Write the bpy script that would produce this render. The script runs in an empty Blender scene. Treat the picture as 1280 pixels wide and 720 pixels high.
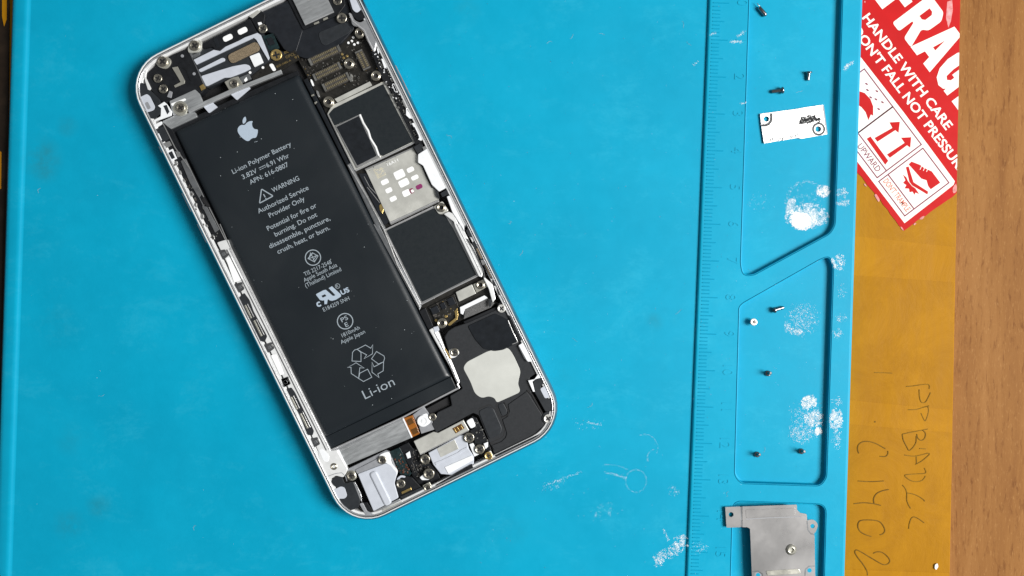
import bpy, bmesh, math, random
from mathutils import Vector, Matrix, noise as mnoise
from mathutils.geometry import tessellate_polygon

# ------------------------------------------------------------------ camera, world, light, exposure
SC = bpy.context.scene
COL = SC.collection
MM = 0.001
F_PX, CAM_H, CAM_T = 1050.0, 229.0, math.radians(-1.0)      # focal length (px of 1280), height (mm), pitch
cam_d = bpy.data.cameras.new('camera')
cam_d.sensor_width = 36.0
cam_d.lens = 36.0 * F_PX / 1280.0
cam_d.clip_start, cam_d.clip_end = 0.01, 20.0
cam = bpy.data.objects.new('camera', cam_d); COL.objects.link(cam)
cam.location = (0, 0, CAM_H * MM); cam.rotation_euler = (CAM_T, 0, 0)
SC.camera = cam

W = bpy.data.worlds.new('World'); SC.world = W; W.use_nodes = True
W.node_tree.nodes['Background'].inputs[0].default_value = (0.93, 0.97, 1.0, 1)
W.node_tree.nodes['Background'].inputs[1].default_value = 0.16

def area(name, loc, target, sx, sy, power, col):
    d = bpy.data.lights.new(name, 'AREA'); d.shape = 'RECTANGLE'; d.size, d.size_y = sx, sy
    d.energy = power; d.color = col
    o = bpy.data.objects.new(name, d); COL.objects.link(o); o.location = loc
    o.rotation_euler = (Vector(target) - Vector(loc)).to_track_quat('-Z', 'Y').to_euler()
    return o
area('bench_lamp', (0.82, -0.04, 0.76), (0.0, 0.0, 0.0), 0.50, 0.50, 23.0, (1.0, 0.985, 0.96))
area('ceiling_lamp', (0.74, 0.45, 2.0), (0.07, 0.04, 0.0), 0.26, 0.26, 1.3, (1.0, 0.99, 0.97))

SC.view_settings.view_transform = 'Standard'; SC.view_settings.look = 'None'
SC.view_settings.exposure = 0.0; SC.view_settings.gamma = 1.0
SC.view_settings.use_curve_mapping = False
SC.render.engine = 'CYCLES'

# ------------------------------------------------------------------ helpers
def un(px, py, z):
    """photo pixel -> point in mm on the horizontal plane at height z (mm)"""
    dx, dy, dz = (px - 640) / F_PX, (360 - py) / F_PX, -1.0
    c, s = math.cos(CAM_T), math.sin(CAM_T)
    dy, dz = c * dy - s * dz, s * dy + c * dz
    k = (z - CAM_H) / dz
    return Vector((k * dx, k * dy, z))

def Z(zm, pts):
    ox, oy, s = zm
    return [(ox + x / s, oy + y / s) for x, y in pts]
A = (150, 0, 6.4); B = (310, 0, 6.4); C = (150, 100, 6.4); D = (370, 90, 6.4); E = (200, 190, 6.4); F = (420, 180, 6.4)
G = (250, 280, 6.4); H = (450, 280, 6.4); I = (300, 380, 6.4); J = (510, 370, 6.4); K = (350, 470, 6.4); L = (510, 460, 6.4)
M = (390, 550, 6.4); N = (490, 500, 8.533)
S1 = (1020, 0, 4.923); S2 = (1020, 140, 4.923); WR = (1030, 440, 2.572)
T1 = (260, 130, 8.0); T3 = (400, 420, 8.0); G1 = (340, 300, 8.0)
PL = (940, 126, 12.8); SH = (900, 622, 7.345)

PHI = math.radians(26.0)
E1 = (math.cos(PHI), -math.sin(PHI)); E2 = (math.sin(PHI), math.cos(PHI))   # phone axes in the picture
def RC(cx, cy, w, h, ax=E1):
    """rectangle round a centre: w along ax, h across"""
    ay = (-ax[1], ax[0])
    return [(cx + sx * w / 2 * ax[0] + sy * h / 2 * ay[0], cy + sx * w / 2 * ax[1] + sy * h / 2 * ay[1])
            for sx, sy in ((-1, -1), (1, -1), (1, 1), (-1, 1))]
def rz(zm, cx, cy, w, h, ax=E1):
    (x, y), = Z(zm, [(cx, cy)]); return RC(x, y, w / zm[2], h / zm[2], ax)

def rnd(pts, r, n=4):
    """round the corners of a closed polygon"""
    out = []; m = len(pts)
    for i in range(m):
        p = Vector(pts[i][:2]); a = Vector(pts[i - 1][:2]) - p; b = Vector(pts[(i + 1) % m][:2]) - p
        if a.length < 1e-6 or b.length < 1e-6: continue
        k = min(r, a.length * .45, b.length * .45)
        a = p + a.normalized() * k; b = p + b.normalized() * k
        for j in range(n + 1):
            t = j / n
            q = a * (1 - t) ** 2 + p * 2 * t * (1 - t) + b * t * t
            out.append((q.x, q.y))
    return out

def smooth(pts, n=4):
    """closed Catmull-Rom curve through the points"""
    out = []; m = len(pts)
    for i in range(m):
        p0, p1, p2, p3 = [Vector(pts[(i + k) % m]) for k in (-1, 0, 1, 2)]
        for j in range(n):
            t = j / n
            q = .5 * ((2 * p1) + (p2 - p0) * t + (2 * p0 - 5 * p1 + 4 * p2 - p3) * t * t + (3 * p1 - p0 - 3 * p2 + p3) * t ** 3)
            out.append((q.x, q.y))
    return out

ROOTS = {}
def thing(name, label, cat, loc_mm, rot=0.0, group=None):
    o = bpy.data.objects.new(name, None); COL.objects.link(o)
    o.empty_display_size = 0.01
    o.location = Vector(loc_mm) * MM; o.rotation_euler = (0, 0, rot)
    o['label'] = label; o['category'] = cat
    if group: o['group'] = group
    ROOTS[o.name] = (Vector(loc_mm), rot)
    return o
def rootof(o):
    while o.parent is not None: o = o.parent
    return o
def loc_of(v, root):
    if root is None or root.name not in ROOTS: return Vector(v)
    l, r = ROOTS[root.name]; d = Vector(v) - l
    c, s = math.cos(-r), math.sin(-r)
    return Vector((c * d.x - s * d.y, s * d.x + c * d.y, d.z))

def link(name, me, mat, parent=None, kind=None):
    o = bpy.data.objects.new(name, me); COL.objects.link(o)
    if mat is not None and not me.materials: me.materials.append(mat)
    if parent is not None: o.parent = parent
    if kind: o['kind'] = kind
    return o
def mesh(name, verts, faces, mat, parent=None, kind=None, flat=True):
    """verts in world mm -> object in the frame of the parent's root"""
    root = rootof(parent) if parent is not None else None
    me = bpy.data.meshes.new(name)
    me.from_pydata([tuple(loc_of(v, root) * MM) for v in verts], [], faces)
    bm = bmesh.new(); bm.from_mesh(me); bmesh.ops.recalc_face_normals(bm, faces=bm.faces); bm.to_mesh(me); bm.free()
    if not flat:
        for p in me.polygons: p.use_smooth = True
    return link(name, me, mat, parent, kind)

def area2(p): return sum(p[i - 1][0] * p[i][1] - p[i][0] * p[i - 1][1] for i in range(len(p)))
def prism_data(pts, z0, z1, bv=0.0, up=None):
    """closed prism, top outline given in px at height z1, bevelled top rim of bv mm"""
    w = [un(x, y, z1) for x, y in pts]
    if area2([(v.x, v.y) for v in w]) < 0: w.reverse()
    n = len(w)
    def inset(ws, d):
        res = []
        for i in range(n):
            a, b, c = ws[i - 1], ws[i], ws[(i + 1) % n]
            e1 = Vector((b.x - a.x, b.y - a.y)); e2 = Vector((c.x - b.x, c.y - b.y))
            if e1.length < 1e-9: e1 = e2.copy()
            if e2.length < 1e-9: e2 = e1.copy()
            e1.normalize(); e2.normalize()
            n1 = Vector((-e1.y, e1.x)); n2 = Vector((-e2.y, e2.x))
            m = n1 + n2; k = m.length_squared
            m = m * (2 / k) if k > .3 else n1
            if m.length > 1.8: m = m.normalized() * 1.8
            res.append(Vector((b.x + m.x * d, b.y + m.y * d, b.z)))
        return res
    rings = [[Vector((v.x, v.y, z0)) for v in w]]
    if bv > 0:
        rings.append([Vector((v.x, v.y, z1 - bv)) for v in w])
        q = inset(w, bv * .3); rings.append([Vector((v.x, v.y, z1 - bv * .3)) for v in q])
        q = inset(w, bv); rings.append([Vector((v.x, v.y, z1)) for v in q])
    else:
        rings.append(w)
    V = [v for r in rings for v in r]; Fc = []
    for k in range(len(rings) - 1):
        for i in range(n):
            j = (i + 1) % n
            Fc.append((k * n + i, k * n + j, (k + 1) * n + j, (k + 1) * n + i))
    if n <= 4:
        Fc.append(tuple(range(n - 1, -1, -1))); Fc.append(tuple((len(rings) - 1) * n + i for i in range(n)))
    else:
        tt = tessellate_polygon([rings[-1]]); b = (len(rings) - 1) * n
        Fc += [tuple(b + i for i in t) for t in tt] + [tuple(t[::-1]) for t in tt]
    return V, Fc
def prism(name, pts, z0, z1, mat, parent=None, bv=0.0, kind=None):
    V, Fc = prism_data(pts, z0, z1, bv)
    return mesh(name, V, Fc, mat, parent, kind)
def sheet(name, polys, z, mat, parent=None, kind=None):
    """flat print: filled outlines in px at height z"""
    V = []; Fc = []
    for k, p in enumerate(polys):
        w = [un(x, y, z + k * .0015) for x, y in p]; b = len(V)
        for t in tessellate_polygon([w]): Fc.append(tuple(b + i for i in t))
        V += w
    o = mesh(name, V, Fc, mat, parent, kind)
    return o
def stroke(name, lines, wd, z, mat, parent=None, closed=False):
    V = []; Fc = []
    for k, ln in enumerate(lines):
        zz = z + k * .002; m = len(ln); b = len(V)
        for i in range(m):
            p = Vector(ln[i])
            a = Vector(ln[i - 1]) if (i or closed) else None
            c = Vector(ln[(i + 1) % m]) if (i < m - 1 or closed) else None
            d1 = (p - a).normalized() if a is not None else None
            d2 = (c - p).normalized() if c is not None else None
            d1 = d1 or d2; d2 = d2 or d1
            n1 = Vector((-d1.y, d1.x)); n2 = Vector((-d2.y, d2.x)); q = n1 + n2
            q = q * (2 / max(q.length_squared, .6))
            V.append(un(p.x + q.x * wd / 2, p.y + q.y * wd / 2, zz)); V.append(un(p.x - q.x * wd / 2, p.y - q.y * wd / 2, zz))
        for i in range(m if closed else m - 1):
            j = (i + 1) % m
            Fc.append((b + 2 * i, b + 2 * j, b + 2 * j + 1, b + 2 * i + 1))
    return mesh(name, V, Fc, mat, parent)
def osmooth(pts, n=4):
    out = []; m = len(pts)
    for i in range(m - 1):
        p0, p1, p2, p3 = [Vector(pts[min(max(i + k, 0), m - 1)]) for k in (-1, 0, 1, 2)]
        for j in range(n):
            q = j / n
            v = .5 * ((2 * p1) + (p2 - p0) * q + (2 * p0 - 5 * p1 + 4 * p2 - p3) * q * q + (3 * p1 - p0 - 3 * p2 + p3) * q ** 3)
            out.append((v.x, v.y))
    return out + [tuple(pts[-1])]
def tube(name, pts, r, z, mat, parent=None, closed=False, seg=6):
    """half-round bead r mm high and wide along a px line, base at z"""
    w = [un(x, y, z) for x, y in pts]; m = len(w); V = []; Fc = []
    for i in range(m):
        a = w[i - 1] if (i or closed) else w[i]; c = w[(i + 1) % m] if (i < m - 1 or closed) else w[i]
        d = (c - a); d.normalize(); nrm = Vector((-d.y, d.x, 0))
        for k in range(seg + 1):
            q = math.pi * k / seg; V.append(w[i] + nrm * (r * math.cos(q)) + Vector((0, 0, r * math.sin(q))))
    n = seg + 1
    for i in range(m if closed else m - 1):
        j = (i + 1) % m
        for k in range(seg): Fc.append((i * n + k, i * n + k + 1, j * n + k + 1, j * n + k))
    return mesh(name, V, Fc, mat, parent, flat=False)
def ring_pts(cx, cy, r, n=28): return [(cx + r * math.cos(2 * math.pi * i / n), cy + r * math.sin(2 * math.pi * i / n)) for i in range(n)]

def text_geo(s, off=0.0):
    c = bpy.data.curves.new('t', 'FONT'); c.body = s; c.size = 1.0; c.offset = off; c.resolution_u = 3
    o = bpy.data.objects.new('t', c); COL.objects.link(o)
    dg = bpy.context.evaluated_depsgraph_get()
    me = bpy.data.meshes.new_from_object(o.evaluated_get(dg))
    V = [(v.co.x, v.co.y) for v in me.vertices]; Fc = [tuple(p.vertices) for p in me.polygons]
    bpy.data.objects.remove(o); bpy.data.curves.remove(c); bpy.data.meshes.remove(me)
    return V, Fc
def text(name, s, p0, p1, cap, z, mat, parent, off=0.0, clip=None):
    """flat lettering whose baseline runs from px p0 to px p1, capitals cap px high"""
    V, Fc = text_geo(s, off)
    x0 = min(v[0] for v in V); x1 = max(v[0] for v in V)
    p0 = Vector(p0); p1 = Vector(p1); d = (p1 - p0); k = d.length / (x1 - x0); d.normalize(); u = Vector((d.y, -d.x))
    ky = cap / 0.70
    W_ = []
    for x, y in V:
        q = p0 + d * ((x - x0) * k) + u * (y * ky); W_.append(un(q.x, q.y, z))
    o = mesh(name, W_, Fc, mat, parent)
    if clip: clip_mesh(o, clip)
    return o
def clip_mesh(o, plane):
    co, no = plane
    bm = bmesh.new(); bm.from_mesh(o.data)
    bmesh.ops.bisect_plane(bm, geom=bm.verts[:] + bm.edges[:] + bm.faces[:], plane_co=co, plane_no=no, clear_outer=True)
    bm.to_mesh(o.data); bm.free()

def lathe(name, prof, n=20):
    """mesh (mm, round Z) from (r, z) pairs"""
    V = []; Fc = []
    for r, z in prof:
        for i in range(n):
            a = 2 * math.pi * i / n; V.append((r * math.cos(a) * MM, r * math.sin(a) * MM, z * MM))
    for k in range(len(prof) - 1):
        for i in range(n):
            j = (i + 1) % n; Fc.append((k * n + i, k * n + j, (k + 1) * n + j, (k + 1) * n + i))
    if prof[0][0] > 0: Fc.append(tuple(range(n - 1, -1, -1)))
    if prof[-1][0] > 0: Fc.append(tuple((len(prof) - 1) * n + i for i in range(n)))
    me = bpy.data.meshes.new(name); me.from_pydata(V, [], Fc)
    bm = bmesh.new(); bm.from_mesh(me); bmesh.ops.remove_doubles(bm, verts=bm.verts, dist=1e-8)
    bmesh.ops.recalc_face_normals(bm, faces=bm.faces); bm.to_mesh(me); bm.free()
    for p in me.polygons: p.use_smooth = len(p.vertices) == 4
    return me
def boxes_mesh(name, items, mat, parent, kind='stuff'):
    """many small boxes (px quad, z0, z1) joined in one part"""
    V = []; Fc = []
    for q, z0, z1 in items:
        v, f = prism_data(q, z0, z1, 0); b = len(V); V += v; Fc += [tuple(b + i for i in t) for t in f]
    return mesh(name, V, Fc, mat, parent, kind)

# ------------------------------------------------------------------ materials
def mat_new(name):
    m = bpy.data.materials.new(name); m.use_nodes = True
    return m, m.node_tree, m.node_tree.nodes['Principled BSDF']
def node(nt, t, **kw):
    n = nt.nodes.new(t)
    for k, v in kw.items(): setattr(n, k, v)
    return n
def ramp(nt, src, stops):
    r = node(nt, 'ShaderNodeValToRGB'); e = r.color_ramp.elements
    while len(e) < len(stops): e.new(0.5)
    for el, (p, c) in zip(e, stops):
        el.position = p; el.color = (*c, 1) if len(c) == 3 else c
    nt.links.new(src, r.inputs[0]); return r.outputs[0]
def coords(nt, scale=(1, 1, 1)):
    t = node(nt, 'ShaderNodeTexCoord'); m = node(nt, 'ShaderNodeMapping'); m.inputs['Scale'].default_value = scale
    nt.links.new(t.outputs['Object'], m.inputs['Vector']); return m.outputs[0]
def noise(nt, vec, scale, detail=4, rough=.55, dist=0):
    n = node(nt, 'ShaderNodeTexNoise'); n.inputs['Scale'].default_value = scale; n.inputs['Detail'].default_value = detail
    n.inputs['Roughness'].default_value = rough; n.inputs['Distortion'].default_value = dist
    nt.links.new(vec, n.inputs['Vector']); return n.outputs['Fac']
def bump(nt, bsdf, h, strength, dist):
    b = node(nt, 'ShaderNodeBump'); b.inputs['Strength'].default_value = strength; b.inputs['Distance'].default_value = dist
    nt.links.new(h, b.inputs['Height']); nt.links.new(b.outputs[0], bsdf.inputs['Normal'])
def mul(c, k): return tuple(min(1, x * k) for x in c)
def M_(name, col, rough=.5, metal=0.0, spec=.5, var=.12, scale=900, bmp=0.0, rvar=.1, stretch=(1, 1, 1), coat=0.0):
    """surface with a little uneven colour, gloss and relief"""
    m, nt, b = mat_new(name)
    v = coords(nt, stretch)
    n = noise(nt, v, scale, 5, .6)
    nt.links.new(ramp(nt, n, [(.3, mul(col, 1 - var)), (.7, mul(col, 1 + var))]), b.inputs['Base Color'])
    b.inputs['Metallic'].default_value = metal
    b.inputs['Specular IOR Level'].default_value = spec
    if coat: b.inputs['Coat Weight'].default_value = coat; b.inputs['Coat Roughness'].default_value = .15
    n2 = noise(nt, v, scale * .37, 6, .65)
    nt.links.new(ramp(nt, n2, [(.3, (max(.03, rough - rvar),) * 3), (.7, (min(1, rough + rvar),) * 3)]), b.inputs['Roughness'])
    if bmp: bump(nt, b, n, bmp, .00005)
    return m

MT = {}
def add(name, *a, **k): MT[name] = M_(name, *a, **k)
add('alu_ledge', (.84, .85, .85), .36, .30, var=.07, scale=420, rvar=.14, bmp=.15)
add('alu_edge', (.80, .81, .83), .24, .85, var=.04)
add('silver', (.66, .66, .65), .28, .85, var=.1, scale=700, bmp=.1)
add('nickel', (.56, .55, .48), .34, .75, var=.12, scale=700, bmp=.12)
add('pale_metal', (.62, .62, .575), .40, .5, var=.16, scale=230, bmp=.18)
add('bright_plate', (.86, .86, .86), .22, .75, var=.05, scale=600)
add('brushed', (.60, .62, .63), .33, .75, var=.2, scale=260, stretch=(1, 5, 1), bmp=.35, rvar=.16)
add('steel_dark', (.24, .25, .26), .34, .7, var=.2, scale=500)
add('screw', (.46, .43, .36), .28, .95, var=.15, scale=1500)
add('screw_bright', (.86, .85, .80), .30, .6, var=.06, scale=1500)
add('brass', (.72, .52, .20), .30, .9, var=.12, scale=1500)
add('black', (.009, .010, .012), .45, spec=.3, var=.3, scale=800, bmp=.1)
add('black_gloss', (.010, .012, .015), .16, var=.3, scale=500, rvar=.08, coat=.4)
add('recess', (.006, .006, .007), .7, var=.3)
add('charcoal', (.020, .023, .027), .48, spec=.35, var=.16, scale=900, bmp=.15)
add('flex', (.012, .014, .018), .36, spec=.4, var=.2, scale=600, bmp=.1)
add('sticker_dark', (.010, .014, .017), .55, spec=.28, var=.06, scale=2500, bmp=.08)
add('speaker_black', (.022, .024, .027), .55, spec=.3, var=.12, scale=1800, bmp=.15)
add('pcb', (.012, .011, .009), .40, var=.5, scale=1500)
add('pcb_teal', (.008, .020, .022), .35, var=.6, scale=1500)
add('grey_plastic', (.50, .53, .59), .45, var=.06, scale=500, bmp=.1)
add('grey_mid', (.30, .31, .33), .42, .2, var=.1, scale=800)
add('white_plastic', (.78, .80, .82), .40, var=.05, scale=900)
add('white_patch', (.86, .87, .87), .5, var=.03)
add('ink', (.30, .35, .39), .55, var=.10, scale=3000)
add('ink_light', (.38, .46, .55), .5, var=.05, scale=3000)
add('pins', (.36, .31, .19), .35, .7, var=.3, scale=4000)
add('component', (.06, .055, .05), .4, .1, var=.7, scale=900)
add('solder', (.55, .54, .50), .25, .9, var=.3, scale=900)
add('mesh_pad', (.20, .155, .10), .7, .2, var=.6, scale=6000, bmp=.6)
add('foam', (.10, .10, .10), .8, var=.5, scale=3500, bmp=.6)
add('orange_flex', (.30, .10, .012), .28, var=.15, scale=900, coat=.3)
add('copper_dark', (.10, .042, .008), .35, var=.2)
add('purple', (.22, .03, .12), .4, var=.1)
add('red_print', (.47, .009, .010), .6, spec=.10, var=.07, scale=160, bmp=.15)
add('white_print', (.80, .78, .72), .6, spec=.12, var=.03, scale=400)
add('line_print', (.22, .05, .09), .6, spec=.1, var=.1)
add('orange_print', (.55, .08, .03), .5, var=.1)
add('marker', (.150, .078, .009), .7, spec=.1, var=.35, scale=500)
add('pencil', (.185, .098, .010), .7, spec=.1, var=.35, scale=500)
add('shield_metal', (.47, .46, .455), .30, .85, var=.07, scale=120, bmp=.06, rvar=.06)
add('groove', (.05, .052, .055), .5, var=.2)
add('chrome', (.88, .88, .89), .26, .8, var=.03)
add('frame_side', (.36, .38, .40), .34, 1.0, var=.05, scale=400)
add('speaker_patch', (.56, .57, .535), .5, .25, var=.07, scale=130, bmp=.1)
add('powder', (.92, .95, .96), .8, var=.04)
add('dark_steel', (.24, .24, .25), .24, .95, var=.15)
add('dust_light', (.34, .38, .40), .7)
add('adhesive_grey', (.035, .036, .038), .9, spec=.1, var=.7, scale=4500)

def mat_blue():
    m, nt, b = mat_new('blue_silicone')
    v = coords(nt)
    n1 = noise(nt, v, 26, 5, .6, .4); n2 = noise(nt, v, 240, 6, .7)
    c1 = ramp(nt, n1, [(.28, (.0004, .292, .468)), (.75, (.0014, .345, .540))])
    mx = node(nt, 'ShaderNodeMixRGB', blend_type='MULTIPLY'); mx.inputs[0].default_value = .35
    nt.links.new(c1, mx.inputs[1]); nt.links.new(ramp(nt, n2, [(.3, (.86, .86, .86)), (.65, (1, 1, 1))]), mx.inputs[2])
    # faint pale scuffs and fine grain from use
    n3 = noise(nt, coords(nt, (1, 1.6, 1)), 48, 10, .82, .25)
    mk = ramp(nt, n3, [(.52, (0, 0, 0)), (.80, (.5, .5, .5))])
    m2 = node(nt, 'ShaderNodeMixRGB'); m2.inputs[2].default_value = (.035, .43, .61, 1)
    nt.links.new(mk, m2.inputs[0]); nt.links.new(mx.outputs[0], m2.inputs[1])
    # grubby finger marks at their places on the mat
    acc = None
    for px, py, r, k in ((50, 196, 7.5, .75), (56, 210, 6, .45), (84, 158, 4, .4), (88, 656, 6, .6), (124, 634, 5, .5), (70, 405, 9, .28), (92, 548, 7, .25), (700, 470, 8, .22), (818, 402, 3.5, .5), (640, 660, 10, .2), (582, 12, 6, .3)):
        w = un(px, py, 0) * MM
        d = node(nt, 'ShaderNodeVectorMath', operation='DISTANCE'); nt.links.new(v, d.inputs[0]); d.inputs[1].default_value = (w.x, w.y, 3 * MM)
        mr = node(nt, 'ShaderNodeMapRange', interpolation_type='SMOOTHSTEP'); nt.links.new(d.outputs['Value'], mr.inputs[0])
        mr.inputs[1].default_value = 0; mr.inputs[2].default_value = r * MM; mr.inputs[3].default_value = k; mr.inputs[4].default_value = 0
        if acc is None: acc = mr.outputs[0]
        else:
            ad = node(nt, 'ShaderNodeMath', operation='ADD', use_clamp=True); nt.links.new(acc, ad.inputs[0]); nt.links.new(mr.outputs[0], ad.inputs[1]); acc = ad.outputs[0]
    nb = node(nt, 'ShaderNodeMath', operation='MULTIPLY'); nt.links.new(acc, nb.inputs[0])
    nt.links.new(ramp(nt, noise(nt, v, 130, 7, .7), [(.35, (0, 0, 0)), (.65, (1, 1, 1))]), nb.inputs[1])
    m3 = node(nt, 'ShaderNodeMixRGB'); m3.inputs[2].default_value = (.018, .20, .26, 1)
    nt.links.new(nb.outputs[0], m3.inputs[0]); nt.links.new(m2.outputs[0], m3.inputs[1])
    nt.links.new(m3.outputs[0], b.inputs['Base Color'])
    nt.links.new(ramp(nt, noise(nt, v, 60, 7, .7), [(.3, (.40,) * 3), (.7, (.56,) * 3)]), b.inputs['Roughness'])
    b.inputs['Specular IOR Level'].default_value = .16
    bump(nt, b, noise(nt, v, 900, 8, .75), .22, .0001)
    return m
MT['blue'] = mat_blue()

def mat_wood():
    m, nt, b = mat_new('wood_table')
    n1 = noise(nt, coords(nt, (1, .10, 1)), 170, 7, .65, .7); n2 = noise(nt, coords(nt, (1, .16, 1)), 1100, 5, .7, .3)
    n3 = noise(nt, coords(nt, (1, .5, 1)), 16, 4, .5); n4 = noise(nt, coords(nt, (1, .22, 1)), 2400, 5, .7)
    base = ramp(nt, n1, [(.25, (.205, .086, .024)), (.5, (.270, .124, .036)), (.78, (.335, .165, .054))])
    mx = node(nt, 'ShaderNodeMixRGB', blend_type='MULTIPLY'); mx.inputs[0].default_value = .85
    nt.links.new(base, mx.inputs[1]); nt.links.new(ramp(nt, n2, [(.32, (.58, .48, .42)), (.46, (1, 1, 1))]), mx.inputs[2])
    ml = node(nt, 'ShaderNodeMixRGB'); ml.inputs[2].default_value = (.42, .23, .085, 1)
    nt.links.new(ramp(nt, n4, [(.56, (0, 0, 0)), (.74, (.75, .75, .75))]), ml.inputs[0]); nt.links.new(mx.outputs[0], ml.inputs[1])
    m2 = node(nt, 'ShaderNodeMixRGB', blend_type='MULTIPLY'); m2.inputs[0].default_value = .7
    nt.links.new(ml.outputs[0], m2.inputs[1]); nt.links.new(ramp(nt, n3, [(.3, (.82, .76, .70)), (.7, (1.05, 1.03, 1))]), m2.inputs[2])
    nt.links.new(m2.outputs[0], b.inputs['Base Color']); b.inputs['Roughness'].default_value = .62
    b.inputs['Specular IOR Level'].default_value = .08
    bump(nt, b, n2, .25, .0001)
    return m
MT['wood'] = mat_wood()

def mat_tape(name, c0, c1):
    m, nt, b = mat_new(name)
    v = coords(nt)
    n1 = noise(nt, v, 60, 8, .72, .6); n2 = noise(nt, coords(nt, (1, .2, 1)), 240, 6, .7)
    base = ramp(nt, n1, [(.3, c0), (.7, c1)])
    mx = node(nt, 'ShaderNodeMixRGB', blend_type='MULTIPLY'); mx.inputs[0].default_value = .5
    nt.links.new(base, mx.inputs[1]); nt.links.new(ramp(nt, n2, [(.3, (.80, .76, .7)), (.6, (1, 1, 1))]), mx.inputs[2])
    nt.links.new(mx.outputs[0], b.inputs['Base Color'])
    nt.links.new(ramp(nt, n2, [(.3, (.42,) * 3), (.7, (.6,) * 3)]), b.inputs['Roughness'])
    b.inputs['Specular IOR Level'].default_value = .07
    bump(nt, b, n1, .35, .0006)
    return m
MT['tape'] = mat_tape('brown_packing_tape', (.315, .138, .0035), (.405, .186, .0055))
MT['tape2'] = mat_tape('brown_packing_tape_double', (.345, .152, .0035), (.430, .198, .006))

def mat_battery():
    m, nt, b = mat_new('battery_wrap')
    v = coords(nt)
    n1 = noise(nt, v, 40, 3, .5, .3); n2 = noise(nt, v, 1600, 4, .6)
    nt.links.new(ramp(nt, n1, [(.3, (.0075, .011, .0145)), (.75, (.012, .016, .0195))]), b.inputs['Base Color'])
    nt.links.new(ramp(nt, n1, [(.3, (.33,) * 3), (.7, (.44,) * 3)]), b.inputs['Roughness'])
    mx = node(nt, 'ShaderNodeMath', operation='MULTIPLY_ADD'); mx.inputs[1].default_value = .03
    nt.links.new(n2, mx.inputs[0]); nt.links.new(n1, mx.inputs[2])
    bump(nt, b, mx.outputs[0], .35, .0010)
    return m
MT['battery'] = mat_battery()

# ------------------------------------------------------------------ the table and the taped carton
Z_MAT, Z_CARTON, Z_TABLE = 0.0, -3.0, -6.2          # mm; the mat's working surface is 0
tb = mesh('table', [(-700, -500, Z_TABLE), (700, -500, Z_TABLE), (700, 500, Z_TABLE), (-700, 500, Z_TABLE)], [(0, 1, 2, 3)], MT['wood'])
tb['kind'] = 'structure'; tb['label'] = 'brown wood grain table top under the carton'; tb['category'] = 'table'

def xl(x0, y0, x1, y1): return lambda y: x0 + (x1 - x0) * (y - y0) / (y1 - y0)
xC = xl(1201, 0, 1187.5, 720)                        # carton's outer edge
carton = thing('cardboard_carton', 'flattened cardboard carton covered in brown packing tape, lying under the blue mat', 'cardboard', (110, 0, Z_TABLE))
prism('carton_sheet', [(xC(-330), -330), (xC(1050), 1050), (-22, 1050), (1, -330)], Z_TABLE, Z_CARTON - .02, MT['tape'], carton, .25)
# overlapping strips of tape across it
for q, zz in (([(940, 286), (1067, 295), (xC(309) - .6, 309), (xC(353) - .6, 353), (1065, 344), (940, 338)], .05), ([(940, 490), (1060, 500), (xC(512) - .6, 512.5), (xC(541) - .6, 541), (1129, 536), (1060, 530), (940, 524)], .06), ([(940, 708), (xC(714) - .6, 716), (xC(770) - .6, 770), (940, 764)], .05)):
    prism('tape_strip', q, Z_CARTON - .03, Z_CARTON + zz - .02, MT['tape2'], carton)
# very dark brown strip along the left side, with a strip of bare tape
prism('dark_strip', [(-60, -330), (14, -330), (8, 500), (2, 1050), (-60, 1050)], Z_CARTON - .03, Z_CARTON + .25, M_('dark_strip', (.016, .010, .006), .6, spec=.2, var=.5, scale=200), carton, .1)
prism('tape_strip', [(3, -330), (9.2, -330), (8.2, 24), (5, 33), (2.5, 20)], Z_CARTON + .2, Z_CARTON + .33, MT['tape'], carton)
prism('tape_strip', [(-14, 180), (1.6, 190), (1.2, 236), (-14, 240)], Z_CARTON + .2, Z_CARTON + .33, MT['tape'], carton)
ZC = Z_CARTON + .09
H1 = (1060, 540, 8.0); H2 = (1060, 630, 8.0); H3 = (1060, 450, 8.0)
for zm, h in ((H3, [(585, 265), (650, 260), (800, 243), (815, 290)]), (H3, [(828, 325), (800, 385), (770, 425), (735, 420), (718, 370), (714, 295)]), (H3, [(600, 498), (680, 495), (750, 475), (815, 458)]),
    (H3, [(800, 465), (805, 520), (775, 608), (750, 575), (730, 530)]), (H1, [(545, 22), (620, 5), (700, -10), (800, -30)]), (H1, [(545, 25), (555, 80), (590, 150), (615, 185), (660, 145), (682, 100), (685, 40)]),
    (H1, [(690, 20), (700, 60), (735, 85), (770, 60), (775, 10), (745, -20)]), (H1, [(718, 165), (780, 170)]), (H1, [(565, 230), (670, 242), (800, 212)]), (H1, [(800, 212), (815, 225), (740, 290), (675, 325)]), (H1, [(685, 245), (688, 320)]),
    (H1, [(765, 360), (778, 410), (680, 420), (575, 430), (590, 460), (640, 490), (700, 497), (750, 480), (778, 440)]), (H1, [(545, 530), (575, 565), (590, 610), (590, 680), (605, 725), (628, 765)]), (H1, [(590, 610), (650, 620), (710, 645), (760, 680), (765, 695)]),
    (H2, [(610, 250), (615, 200), (635, 145), (665, 130), (710, 150), (765, 190)])):
    stroke('handwriting', [osmooth(Z(zm, h))], .95, ZC, MT['pencil'], carton)
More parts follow.
